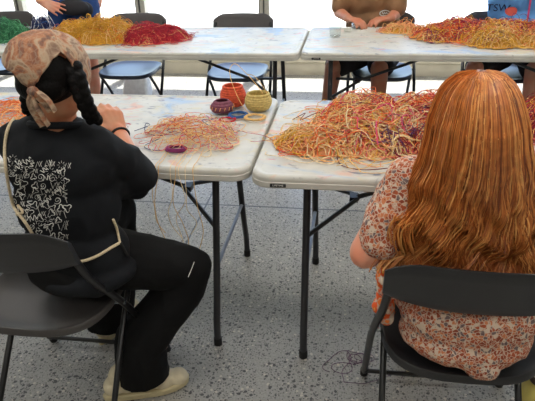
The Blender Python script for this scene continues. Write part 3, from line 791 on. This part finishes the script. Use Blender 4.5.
# looser curled ends on the left side
for k in range(70):
    t = hr.random(); p = V((.425 + hr.uniform(-.02, .03), -.425 + hr.uniform(-.02, .02), .85)); pts = []
    for i in range(18):
        s = i / 17; pts.append(p + V((-.045 * s - .016 * math.sin(s * 7 + t * 1.2), -.012 * math.sin(s * 6), -.13 * s + .01 * math.sin(s * 9 + t))))
    mb.tube(pts, hr.uniform(.001, .002), 3, hr.choice(('h2', 'h4', 'h1')))
so_ = mb.build('hair_strands', None, fix=False); so_['kind'] = 'stuff'; so_.parent = hair_o; so_.matrix_parent_inverse = Matrix.Identity(4)

# ================================================================== people behind the far tables
def sitter(loc, label, skinm, shirt, shorts, chest, LS, RS, LE, RE, LW, RW, ldir, rdir, LH, RH, LK, RK, LA, RA, headc, hairm, mid):
    P = empty('person', loc, label=label, cat='person')
    hp, L, R = head_prims(headc, (0, -.9, -.4), (0, 0, 1), 1.)
    body = hp + [('c', V(headc) - V((0, -.01, .05)), V(chest) + V((0, 0, .15)), .05, .055), ('c', V(chest) + V((0, 0, .14)), LS, .05, .045), ('c', V(chest) + V((0, 0, .14)), RS, .05, .045),
        ('e', chest, (.15, .10, .16)), ('e', mid, (.14, .10, .16)), ('ch', [LS, LE, LW], [.048, .038, .027]), ('ch', [RS, RE, RW], [.048, .038, .027]),
        ('ch', [LH, LK, LA], [.085, .057, .038]), ('ch', [RH, RK, RA], [.085, .057, .038])]
    body += hand(LW, ldir, (0, -.1, 1), 1, .5) + hand(RW, rdir, (0, -.1, 1), -1, .5)
    child(blob('body', body, skinm, .0075, 2), P)
    before = set(bpy.data.objects); face_parts(L, R, None); [child(o, P) for o in bpy.data.objects if o not in before and o.parent is None]
    child(blob('hair', [('e', L(0, -.018, .032), (.084, .094, .080), R)], hairm, .008, 3, cut=lambda c: c.y < headc[1] - .055 and c.z < headc[2] + .06), P)
    t = child(blob('shirt', [('c', V(chest) + V((0, 0, .14)), LS, .062, .062), ('c', V(chest) + V((0, 0, .14)), RS, .062, .062), ('e', chest, (.19, .125, .17)), ('e', mid, (.18, .125, .20)),
        ('ch', [LS, V(LS).lerp(V(LE), .85)], [.066, .066]), ('ch', [RS, V(RS).lerp(V(RE), .85)], [.066, .066]), ('e', V(chest) + V((0, -.02, -.02)), (.185, .12, .16))], shirt, .008, 6, fold=.008, fs=8., seed=4), P)
    child(blob('shorts', [('e', V(mid) - V((0, 0, .12)), (.17, .13, .10)), ('ch', [LH, V(LH).lerp(V(LK), .85)], [.10, .085]), ('ch', [RH, V(RH).lerp(V(RK), .85)], [.10, .085])], shorts, .008, 4, fold=.004), P)
    return P, t
def add_shoes(P, la, ra, dx=0):
    for a in (la, ra):
        before = set(bpy.data.objects); shoe('shoe', (a[0], a[1] + .06, 0), (a[0] + dx, a[1] - .19, 0), None)
        grp = [o for o in bpy.data.objects if o not in before]; sh = [o for o in grp if o.name.startswith('shoe')][0]; sl = [o for o in grp if o.name.startswith('sole')][0]
        child(sh, P); sl.parent = sh; sl.matrix_parent_inverse = Matrix.Identity(4)
PB, tB = sitter((.41, 2.55, 0), 'person in tan brown tee and dark shorts seated facing the camera', 'skinB', 'brownshirt', 'darkshorts', (.38, 2.62, .90),
    (.535, 2.60, 1.04), (.22, 2.60, 1.04), (.545, 2.50, .80), (.170, 2.55, .800), (.50, 2.40, .785), (.24, 2.38, .785), (-.75, -.35, 0), (.55, -.6, 0),
    (.50, 2.50, .54), (.32, 2.50, .54), (.445, 2.14, .53), (.16, 2.18, .53), (.455, 2.25, .09), (.10, 2.32, .09), (.41, 2.56, 1.27), 'brownhair', (.40, 2.60, .70))
add_shoes(PB, (.455, 2.25), (.10, 2.32))
PS, tS = sitter((1.34, 2.6, 0), 'person in sky blue jersey with dark letters seated at back right', 'skinP', 'blueshirt', 'darkshorts', (1.39, 2.64, .90),
    (1.56, 2.62, 1.04), (1.20, 2.62, 1.04), (1.60, 2.64, .74), (1.21, 2.64, .74), (1.46, 2.42, .66), (1.32, 2.40, .66), (-.4, -.8, -.2), (.4, -.8, -.2),
    (1.43, 2.50, .54), (1.24, 2.50, .54), (1.36, 2.13, .53), (1.02, 2.16, .53), (1.40, 2.24, .09), (1.04, 2.26, .09), (1.39, 2.56, 1.27), 'brownhair', (1.38, 2.62, .70))
add_shoes(PS, (1.40, 2.24), (1.04, 2.26))
# writing and marks on the shirts
def onto(bv, me, x, y, pxs, mat, parent, name, off=.005):
    """lay a flat mesh (x right, y up) onto cloth around image spot"""
    me2 = me
    p0, n0 = hit(bv, x, y)
    if p0 is None: return
    if n0.y > 0: n0 = -n0
    r_ = V((1, 0, 0)); u_ = V((0, 0, 1)); org = p0 + V((0, -.3, 0))
    for v in me.vertices:
        o_ = org + r_ * v.co.x + u_ * v.co.y; h = bv.ray_cast(o_, V((0, 1, 0)))
        v.co = (h[0] if h[0] else p0 + r_ * v.co.x + u_ * v.co.y) + V((0, -off - v.co.z, 0))
    me.materials.clear(); me.materials.append(MT[mat]); me.name = name
    o = bpy.data.objects.new(name, me); COL.objects.link(o); return child(o, parent)
bvS = bvh_of(tS); bvB = bvh_of(tB)
onto(bvS, text_mesh('TSW', .064), 498, 8, 0, 'navy', PS, 'lettering')
mb = MB(); mb.lathe([(.030, 0), (.030, .002), (.018, .002)], (0, 0, 0), 18, wob=.1); o = mb.build('tmpm', 'red_mark'); me = o.data; bpy.data.objects.remove(o); onto(bvS, me, 511, 11, 0, 'red_mark', PS, 'round_mark')
mb = MB(); mb.box((-.006, -.11, 0), (.006, .06, .002)); o = mb.build('tmpm', 'pink'); me = o.data; bpy.data.objects.remove(o); onto(bvS, me, 529, 6, 0, 'pink', PS, 'stripe')
mb = MB(); mb.tube([(.034 * math.cos(a), .017 * math.sin(a), 0) for a in [2 * PI * k / 24 for k in range(24)]], .0035, 5, closed=True); mb.tube([(-.02 + .04 * k / 12, .006 * math.sin(k * 1.6), 0) for k in range(13)], .003, 5)
o = mb.build('tmpm', 'white'); me = o.data; bpy.data.objects.remove(o); onto(bvB, me, 385, 13, 0, 'white', PB, 'chest_logo')
# standing person, far left
PG = empty('person', (-1.80, 2.75, 0), label='person in grey top and blue shorts standing behind the back left table', cat='person')
hp, L, R = head_prims((-1.82, 2.72, 1.52), (0, -.8, -.6), (0, 0, 1), 1.)
LS, RS = V((-1.63, 2.74, 1.30)), V((-2.01, 2.74, 1.30)); LE, RE = V((-1.55, 2.88, 1.06)), V((-2.10, 2.66, 1.04)); LW, RW = V((-1.68, 2.94, .90)), V((-1.925, 2.50, .885))
LA, RA = V((-1.73, 2.72, .09)), V((-1.96, 2.72, .09)); LK, RK = V((-1.715, 2.70, .47)), V((-1.93, 2.70, .47)); LH, RH = V((-1.71, 2.74, .82)), V((-1.90, 2.74, .82))
body = hp + [('c', (-1.82, 2.73, 1.46), (-1.82, 2.75, 1.32), .05, .055), ('c', (-1.82, 2.75, 1.32), LS, .05, .045), ('c', (-1.82, 2.75, 1.32), RS, .05, .045), ('e', (-1.81, 2.76, 1.18), (.15, .1, .17)), ('e', (-1.81, 2.76, .98), (.13, .095, .16)), ('e', (-1.805, 2.75, .86), (.15, .11, .10)),
    ('ch', [LS, LE, LW], [.046, .037, .027]), ('ch', [RS, RE, RW], [.046, .037, .027]), ('ch', [LH, LK, LA], [.085, .055, .038]), ('ch', [RH, RK, RA], [.085, .055, .038])]
body += hand(RW, (.93, -.10, -.36), (0, -.9, .5), -1, .18, 1.05, .2) + hand(LW, (.1, -.5, -.8), (.8, -.2, .2), 1, .3)
child(blob('body', body, 'skinP', .0065, 2), PG)
before = set(bpy.data.objects); face_parts(L, R, None); [child(o, PG) for o in bpy.data.objects if o not in before and o.parent is None]
child(blob('hair', [('e', L(0, -.018, .032), (.084, .094, .080), R)], 'brownhair', .008, 3, cut=lambda c: c.y < 2.66 and c.z < 1.57), PG)
child(blob('shirt', [('c', (-1.82, 2.75, 1.32), LS, .062, .062), ('c', (-1.82, 2.75, 1.32), RS, .062, .062), ('e', (-1.81, 2.76, 1.18), (.18, .12, .18)), ('e', (-1.80, 2.76, .99), (.165, .118, .13)),
      ('ch', [LS, LS.lerp(LE, .7)], [.064, .068]), ('ch', [RS, RS.lerp(RE, .7)], [.064, .068])], 'greyshirt', .008, 5, fold=.006), PG)
child(blob('shorts', [('e', (-1.825, 2.75, .84), (.195, .128, .10)), ('ch', [LH, LH.lerp(LK, .75)], [.105, .092]), ('ch', [RH, RH.lerp(RK, .75)], [.105, .092])], 'denim', .008, 4, fold=.005), PG)
wp = blob('waist_pouch', [('e', (-1.74, 2.60, .83), (.12, .035, .060)), ('e', (-1.67, 2.64, .81), (.06, .04, .055))], 'pouch', .007, 5); tag(wp, 'charcoal pouch worn at the waist of the standing person', 'pouch')
add_shoes(PG, (-1.73, 2.72), (-1.96, 2.72))

# ================================================================== raffia heaps
def heap(name, label, blobs, n, mats, r=(.0009, .0016), seed=0, cat='raffia', group=None, z0=TH, colorf=None, base=None, stray=.08, amp=1., L=(18, 46), step=.011):
    rn = random.Random(seed)
    def H(x, y):
        h = 0
        for bx, by, rx, ry, hh in blobs:
            d = ((x - bx) / rx) ** 2 + ((y - by) / ry) ** 2
            if d < 1: h = max(h, hh * (1 - d) ** .75)
        return h
    root = empty(name, (blobs[0][0], blobs[0][1], z0), label=label, cat=cat, group=group)
    mb = MB(); names = [m for m, w in mats]; ws = [w for m, w in mats]
    tot = [b[2] * b[3] for b in blobs]
    for k in range(n):
        b = rn.choices(blobs, tot)[0]; a = rn.uniform(0, 6.28); q = math.sqrt(rn.random()) * (.98 if rn.random() > stray else 1.12)
        x, y = b[0] + b[2] * q * math.cos(a), b[1] + b[3] * q * math.sin(a)
        th = rn.uniform(0, 6.28); cur = rn.gauss(0, .35); f = rn.random() ** .35; pts = []; ph = rn.uniform(0, 6); lift = abs(rn.gauss(0, .012)) * amp
        m = colorf(x, y, rn) if colorf else rn.choices(names, ws)[0]
        for i in range(rn.randint(*L)):
            h = H(x, y); z = z0 + .0022 + h * (f * .98) + lift * (.5 + .5 * math.sin(i * .45 + ph)) * (1 if h > 0 else .25)
            pts.append((x, y, max(z0 + .0020, z)))
            cur += rn.gauss(0, .20); cur = max(-.8, min(.8, cur * .93)); th += cur
            if h <= 0.001 and rn.random() < .75:   # curl back towards the heap
                dt = (math.atan2(b[1] - y, b[0] - x) - th + PI) % (2 * PI) - PI; th += max(-.38, min(.38, dt)); cur *= .7
            x += step * math.cos(th); y += step * math.sin(th)
            if step and not (TABLEY(y)): y = max(min(y, YLIM[1]), YLIM[0])
        if len(pts) > 3: mb.tube(pts, rn.uniform(*r) * (1.25 if m in ('r_sand', 'r_straw', 'r_peach') else 1), 4, m, flat=.7)
    st = mb.build('strands', None, fix=False); st['kind'] = 'stuff'; st.parent = root; st.matrix_parent_inverse = Matrix.Translation(-V(root.location))
    if base:
        g = 34; xs_ = [min(b[0] - b[2] for b in blobs), max(b[0] + b[2] for b in blobs)]; ys_ = [min(b[1] - b[3] for b in blobs), max(b[1] + b[3] for b in blobs)]
        vs = []; fs = []
        for j in range(g + 1):
            for i in range(g + 1):
                x = xs_[0] + (xs_[1] - xs_[0]) * i / g; y = ys_[0] + (ys_[1] - ys_[0]) * j / g; h = H(x, y)
                vs.append((x, y, z0 + .0008 + h * .62 + (h * .3 * noise.noise(V((x * 40, y * 40, 0))))))
        for j in range(g):
            for i in range(g):
                q = [j * (g + 1) + i, j * (g + 1) + i + 1, (j + 1) * (g + 1) + i + 1, (j + 1) * (g + 1) + i]
                if max(vs[t][2] for t in q) > z0 + .004: fs.append(q)
        m2 = MB(); m2.add(vs, fs); c = m2.build('core', base, fix=False); c.parent = root; c.matrix_parent_inverse = Matrix.Translation(-V(root.location))
    return root
YLIM = [0, 1]
def TABLEY(y): return YLIM[0] <= y <= YLIM[1]
YLIM = [.04, .745]
def cnear(x, y, rn):
    if x > .52 or rn.random() < .10 + max(0, (y - .45)) * .9: 
        return rn.choices(('r_red', 'r_pink', 'r_crimson', 'r_orange', 'r_straw', 'r_purple', 'r_coral', 'r_sand'), (3, 1.6, 2, 3, 2.4, .9, 2, 1.5))[0]
    if x < .13: return rn.choices(('r_straw', 'r_gold', 'r_sand', 'r_orange', 'r_red'), (5, 2, 3, 1.4, .8))[0]
    if x < .24: return rn.choices(('r_straw', 'r_orange', 'r_coral', 'r_red', 'r_peach', 'r_sand'), (4.5, 3, 2.4, 1.2, 3, 3.2))[0]
    if .40 < x < .52 and y < .32 and rn.random() < .45: return rn.choice(('r_purple', 'r_purple', 'r_crimson', 'r_darkred', 'r_sand'))
    return rn.choices(('r_straw', 'r_orange', 'r_coral', 'r_red', 'r_gold', 'r_peach', 'r_sand', 'r_purple', 'r_crimson'), (7, 2.4, 1.8, 1.0, 2.2, 3.0, 6, .4, .5))[0]
heap('raffia_tangle', 'large orange, straw and pink raffia tangle on near right table', [(.20, .285, .150, .125, .050), (.36, .40, .20, .235, .085), (.56, .44, .20, .24, .095), (.33, .57, .13, .13, .07), (.70, .42, .17, .20, .09)], 1150, [], (.0010, .0018), 1,
     colorf=cnear, base='r_peachd', amp=1.6, stray=.15)
heap('raffia_tangle', 'crimson and orange raffia tangle at the right edge, beyond the red hair', [(1.03, .50, .20, .20, .13), (1.22, .45, .2, .2, .11)], 420, [('r_crimson', 4), ('r_red', 3), ('r_orange', 2.2), ('r_gold', 1.6), ('r_straw', 1.2), ('r_darkred', 2), ('r_pink', 1)], seed=2, base='r_crimson')
YLIM = [1.62, 2.33]
heap('raffia_heap', 'mustard yellow raffia heap beside the red heap on back left table', [(-1.25, 1.97, .20, .19, .120), (-1.44, 1.97, .15, .15, .095), (-1.12, 1.95, .09, .13, .08)], 520, [('r_gold', 5), ('r_mustard', 3.4), ('r_straw', 1.3), ('r_orange', .5)], seed=3, base='r_mustard', amp=1.8)
heap('raffia_heap', 'bright red raffia heap beside the yellow heap on back left table', [(-.965, 1.93, .15, .15, .088), (-.84, 1.98, .11, .12, .070)], 460, [('r_red', 7), ('r_crimson', 3), ('r_coral', .7), ('r_straw', .35)], (.001, .0018), seed=4, base='r_red')
heap('raffia_heap', 'green raffia heap at the left end of back left table', [(-1.72, 1.95, .10, .17, .09), (-1.60, 1.93, .06, .1, .05), (-1.80, 1.93, .12, .17, .10)] if False else [(-1.98, 1.98, .20, .20, .105)], 420, [('r_green', 5), ('r_mint', 2.5), ('r_dkgreen', 2.5)], (.001, .0018), seed=5, base='r_green', amp=1.8)
heap('raffia_heap', 'navy and white raffia tuft between the green and yellow heaps', [(-1.74, 2.12, .075, .09, .10)], 130, [('r_navy', 6), ('r_white', 1.0), ('r_blue', .8)], (.0012, .002), seed=6, amp=2.2, base='r_navy')
def cfar(x, y, rn):
    if x < .68: return rn.choices(('r_coral', 'r_peach', 'r_straw', 'r_red'), (3, 3, 3, 1))[0]
    if y < 1.95 + .07 * math.sin(x * 13): return rn.choices(('r_gold', 'r_straw', 'r_mustard', 'r_orange', 'r_purple', 'r_coral'), (5, 6, 1.6, 1.0, 1.0, .8))[0]
    return rn.choices(('r_red', 'r_coral', 'r_purple', 'r_crimson', 'r_gold', 'r_straw', 'r_orange'), (3, 2.5, 2, 1.5, 2, 1.5, 2))[0]
heap('raffia_heap', 'long yellow, red and purple raffia heap on back right table', [(.58, 2.22, .13, .08, .045), (.77, 2.05, .15, .16, .060), (.90, 2.10, .17, .20, .085), (1.04, 1.97, .17, .24, .085), (1.18, 2.04, .20, .22, .080), (1.34, 1.95, .2, .25, .078), (1.52, 2.0, .2, .22, .075)], 1500, [], (.0011, .0019), 7, colorf=cfar, base='r_mustard', amp=1.4, stray=.2)
YLIM = [.06, .77]
heap('raffia_wisps', 'orange raffia wisps at the left end of near left table', [(-1.05, .50, .20, .14, .022)], 110, [('r_orange', 4), ('r_peach', 3), ('r_gold', 1)], seed=8, amp=.8)
def cloose(x, y, rn): return rn.choices(('r_straw', 'r_sand', 'r_red', 'r_pink', 'r_orange', 'r_navy'), (5, 4, 2, 1, .8, .3))[0]
heap('raffia_wisps', 'loose straw and red raffia strands in the middle of near left table', [(-.27, .33, .14, .17, .022), (-.185, .28, .08, .10, .016)], 95, [], (.0008, .0013), 9, colorf=cloose, amp=1., L=(20, 44))
heap('raffia_bundle', 'small red raffia bundle held in the fingers of the headscarf person', [(-.530, .215, .05, .045, .045)], 70, [('r_red', 5), ('r_crimson', 3), ('r_white', 1)], seed=10, amp=1., z0=.785, L=(14, 26), step=.008)
# navy strand and red strands as single lengths
def strand(label, mat, pts, r=.0012, name='raffia_strand', group=None):
    return tag(MB().tube(bez(pts, 6), r, 6).build(name, mat), label, 'raffia', group)
ZT = TH + .002
strand('dark navy strand curling over near left table beside the wrist', 'r_navy', [(-.475, .34, ZT), (-.44, .40, ZT), (-.46, .42, ZT), (-.43, .33, ZT), (-.37, .30, ZT), (-.33, .36, ZT), (-.37, .37, ZT), (-.36, .28, ZT), (-.39, .20, ZT), (-.35, .165, ZT), (-.31, .17, ZT)])
strand('long dark red strand curving in front of the big tangle', 'r_darkred', [(.25, .16, ZT), (.27, .09, ZT), (.34, .065, ZT), (.44, .10, ZT), (.52, .15, ZT), (.60, .14, ZT)], .0014)
strand('dark red strand poking left from the big tangle', 'r_darkred', [(.30, .48, ZT + .06), (.17, .50, ZT + .03), (.11, .44, ZT + .02), (.12, .52, ZT + .02), (.075, .50, ZT)], .0014)
def coil(name, label, c, R, r, mat, n=5, sq=1., seed=0):
    rn = random.Random(seed); mb = MB()
    for k in range(n):
        p0 = rn.uniform(0, 6); dr = rn.uniform(-.5, .5) * r
        pts = [(c[0] + (R + dr) * math.cos(a) * (1 + .05 * math.sin(2 * a + p0)), c[1] + (R + dr) * sq * math.sin(a), c[2] + r * .5 + r * .5 * k / n + .001 * math.sin(3 * a + p0)) for a in [2 * PI * i / 30 for i in range(30)]]
        mb.tube(pts, r * .42, 6, closed=True)
    return tag(mb.build(name, mat), label, 'coil', 'small raffia coils')
coil('raffia_coil', 'small purple and magenta ring coil on near left table', (-.272, .172, TH + .001), .028, .010, 'r_magenta', 6, .8, 1)
coil('raffia_coil', 'dark blue coil in front of the coiled baskets', (-.135, .530, TH + .001), .034, .008, 'r_blue', 6, .9, 2)
coil('raffia_coil', 'pale yellow coil in front of the straw basket', (-.066, .505, TH + .002), .036, .007, 'r_straw', 5, .9, 3)
coil('raffia_coil', 'thin red coil beside the blue coil', (-.165, .478, TH + .001), .030, .005, 'r_red', 4, .8, 4)
def basket(label, c, R, h, mat, rows, lip=.8, stitch=None, tilt=0):
    root = empty('coiled_basket', c, label=label, cat='basket', group='small coiled baskets'); mb = MB()
    prof = [(.002, .003), (R * .7, .0025)]; inner = []
    for k in range(rows * 6 + 1):
        t = k / (rows * 6); rr_ = R * (.82 + .22 * math.sin(min(1, t * 1.15) * PI * .9) - (1 - lip) * .5 * t * t); z = .004 + h * t
        prof.append((rr_ + .0022 * abs(math.sin(k * PI / 6)), z)); inner.append((rr_ - .006, z))
    prof += [(prof[-1][0] - .004, h + .006)] + inner[::-1] + [(R * .6, .008), (.002, .008)]
    mb.lathe(prof, (0, 0, 0), 36, wob=.03); mb.build('basket_wall', mat, root)
    if stitch:
        m2 = MB()
        for k in range(16):
            a = 2 * PI * k / 16; rr_ = R * 1.05 + .002; m2.tube([((rr_) * math.cos(a), rr_ * math.sin(a), h * .42), ((rr_ - .001) * math.cos(a + .1), (rr_ - .001) * math.sin(a + .1), h * .70)], .0014, 5)
        s = m2.build('stitches', stitch, root); s['label'] = 'pale stitches'
    root.rotation_euler = (tilt, 0, 0); return root
basket('orange-red coiled basket, tallest of the three', (-.178, .66, TH + .0006), .048, .078, 'r_brick', 9)
basket('straw-coloured coiled basket with looping handle strands', (-.070, .615, TH + .0006), .048, .062, 'r_khaki', 7, 1.0)
basket('small purple basket with pale stitches in front of orange one', (-.205, .575, TH + .0006), .043, .042, 'r_plum', 5, .55, 'r_peach')
strand('thin straw strand arching over the coiled baskets', 'r_straw', [(-.04, .57, TH + .07), (-.07, .60, TH + .10), (-.13, .66, TH + .14), (-.17, .69, TH + .16), (-.19, .68, TH + .14), (-.17, .62, TH + .10), (-.13, .57, TH + .04), (-.09, .54, ZT)], .0013)
strand('straw strand looping up from the straw basket rim', 'r_straw', [(-.03, .615, TH + .05), (-.05, .63, TH + .085), (-.09, .66, TH + .12), (-.12, .67, TH + .125)], .0013)
# strands hanging over the near left table edge
hg = 'straw strands hanging off the table edge'; rn = random.Random(4)
for k, (x, zlo) in enumerate(((-.300, .44), (-.262, .50), (-.245, .42), (-.215, .52), (-.19, .38), (-.235, .46), (-.31, .52))):
    pts = [(x, .20 + rn.uniform(0, .1), ZT), (x + .01, .10, ZT), (x + .01, .045, ZT + .001), (x + .012, .024, TH - .02)]
    pts += [(x + .014 + rn.uniform(-.025, .025), .018 + rn.uniform(-.01, .006), TH - .02 - (TH - .02 - zlo) * t) for t in (.3, .55, .8, 1)]
    strand('straw strand hanging off the front edge of near left table', 'r_sand' if k % 2 else 'r_straw', pts, .0011, group=hg)
# purple tangle on the floor
mb = MB(); rn = random.Random(12)
for k in range(3):
    x, y = .27 + rn.uniform(0, .12), .09 + rn.uniform(-.05, .05); th = rn.uniform(0, 6); cur = .2; pts = []
    for i in range(48):
        pts.append((x, y, .002 + .0008 * k)); cur += rn.gauss(0, .16); cur = max(-.55, min(.55, cur * .95)); th += cur; x += .012 * math.cos(th) + .0006; y += .010 * math.sin(th)
        x = max(.21, min(.50, x)); y = max(-.04, min(.18, y))
    mb.tube(pts, .0010, 5)
tag(mb.build('raffia_strand', 'r_purple'), 'thin purple strand tangled on the terrazzo floor', 'raffia')

# ================================================================== small things
g = MB(); g.lathe([(.028, 0), (.032, .004), (.037, .085), (.0355, .085), (.031, .010), (.002, .009)], (0, 0, 0), 28)
gl = g.build('drinking_glass', 'glass'); gl.location = (.168, 2.02, TH + .0006); tag(gl, 'clear drinking glass on back right table by the brown-shirted person', 'glass')
s = MB(); s.lathe([(.022, 0), (.024, .003), (.024, .030), (.021, .034), (.004, .034)], (0, 0, 0), 20); s = s.build('small_tin', 'steel'); s.location = (.285, 2.31, TH + .0006); tag(s, 'small blue-grey metallic tin beside the drinking glass', 'tin')
s = MB(); s.rings([rrect(0, 0, .022, .016, .006, 0), rrect(0, 0, .024, .018, .008, .010), rrect(0, 0, .022, .016, .006, .022)]); s = s.build('folded_tissue', 'white'); s.location = (.238, 2.20, TH + .0006); tag(s, 'small crumpled white tissue beside the drinking glass', 'tissue')
b = empty('water_bottle', (.848, -.215, 0), label='pale yellow water bottle on the floor at the bottom right corner', cat='bottle')
MB().lathe([(.030, .0006), (.046, .003), (.048, .012), (.048, .160), (.046, .178), (.036, .195), (.027, .202), (.002, .202)], (0, 0, 0), 30).build('bottle_body', 'bottle', b)
MB().lathe([(.028, .2015), (.030, .204), (.030, .220), (.028, .222)], (0, 0, 0), 30).build('cap_band', 'brown', b)
MB().lathe([(.028, .222), (.0285, .244), (.025, .250), (.002, .251)], (0, 0, 0), 30).build('cap', 'cream', b)
b.scale = (1, 1, 1.18)
bg = MB(); bg.rings([rrect(0, 0, .10, .07, .02, 0.001), rrect(0, 0, .11, .08, .03, .10), rrect(.01, 0, .095, .05, .03, .22), rrect(0, .01, .10, .03, .02, .25)]); bg = bg.build('paper_bag', 'bag'); bg.location = (-1.50, 3.02, 0); tag(bg, 'white paper bag on the floor behind the back left table', 'bag')

# unseen fill panels added under the ceiling to brighten the room
def lamp(x, y, power, sx=1.5, sy=.5, c=(1, .96, .90)):
    r = empty('ceiling_light', (x, y, HT - .06), label='long flat white fill panel added unseen above the tables', cat='fill light', group='added fill panels')
    MB().box((-sx / 2 - .02, -sy / 2 - .02, .0), (sx / 2 + .02, sy / 2 + .02, .0595)).build('housing', 'ceiling', r, smooth=False)
    l = bpy.data.lights.new('tube_lamp', 'AREA'); l.shape = 'RECTANGLE'; l.size = sx; l.size_y = sy; l.energy = power; l.color = c
    o = bpy.data.objects.new('tube_lamp', l); COL.objects.link(o); o.location = (0, 0, -.004); o.parent = r
LP = 17
for x in (-2.4, 0., 2.4):
    for y in (-2.6, -.6, 1.6): lamp(x, y, LP)

# ------------------------------------------------------------------ daylight
w = bpy.data.worlds.new('sky'); scn.world = w; w.use_nodes = True; nt = w.node_tree
sky = nt.nodes.new('ShaderNodeTexSky'); sky.sky_type = 'NISHITA'; sky.sun_disc = False; sky.sun_elevation = math.radians(66); sky.sun_rotation = 0.15
bgn = nt.nodes['Background']; nt.links.new(sky.outputs[0], bgn.inputs[0]); bgn.inputs[1].default_value = .55
sun = bpy.data.lights.new('sun', 'SUN'); sun.energy = 17.; sun.angle = math.radians(.6); sun.color = (1, .97, .92)
so = bpy.data.objects.new('sun', sun); COL.objects.link(so)
el = math.radians(70); az = math.radians(8)
dr = V((math.sin(az) * math.cos(el), math.cos(az) * math.cos(el), math.sin(el)))   # towards the sun
so.rotation_euler = dr.to_track_quat('Z', 'Y').to_euler(); so.location = (0, 6, 6)
vs_ = scn.view_settings; vs_.view_transform = 'Standard'; vs_.look = 'None'; vs_.exposure = 0; vs_.gamma = 1; vs_.use_curve_mapping = False
scn.cycles.use_denoising = True; scn.cycles.max_bounces = 8; scn.cycles.caustics_reflective = False; scn.cycles.caustics_refractive = False; scn.cycles.sample_clamp_indirect = 6
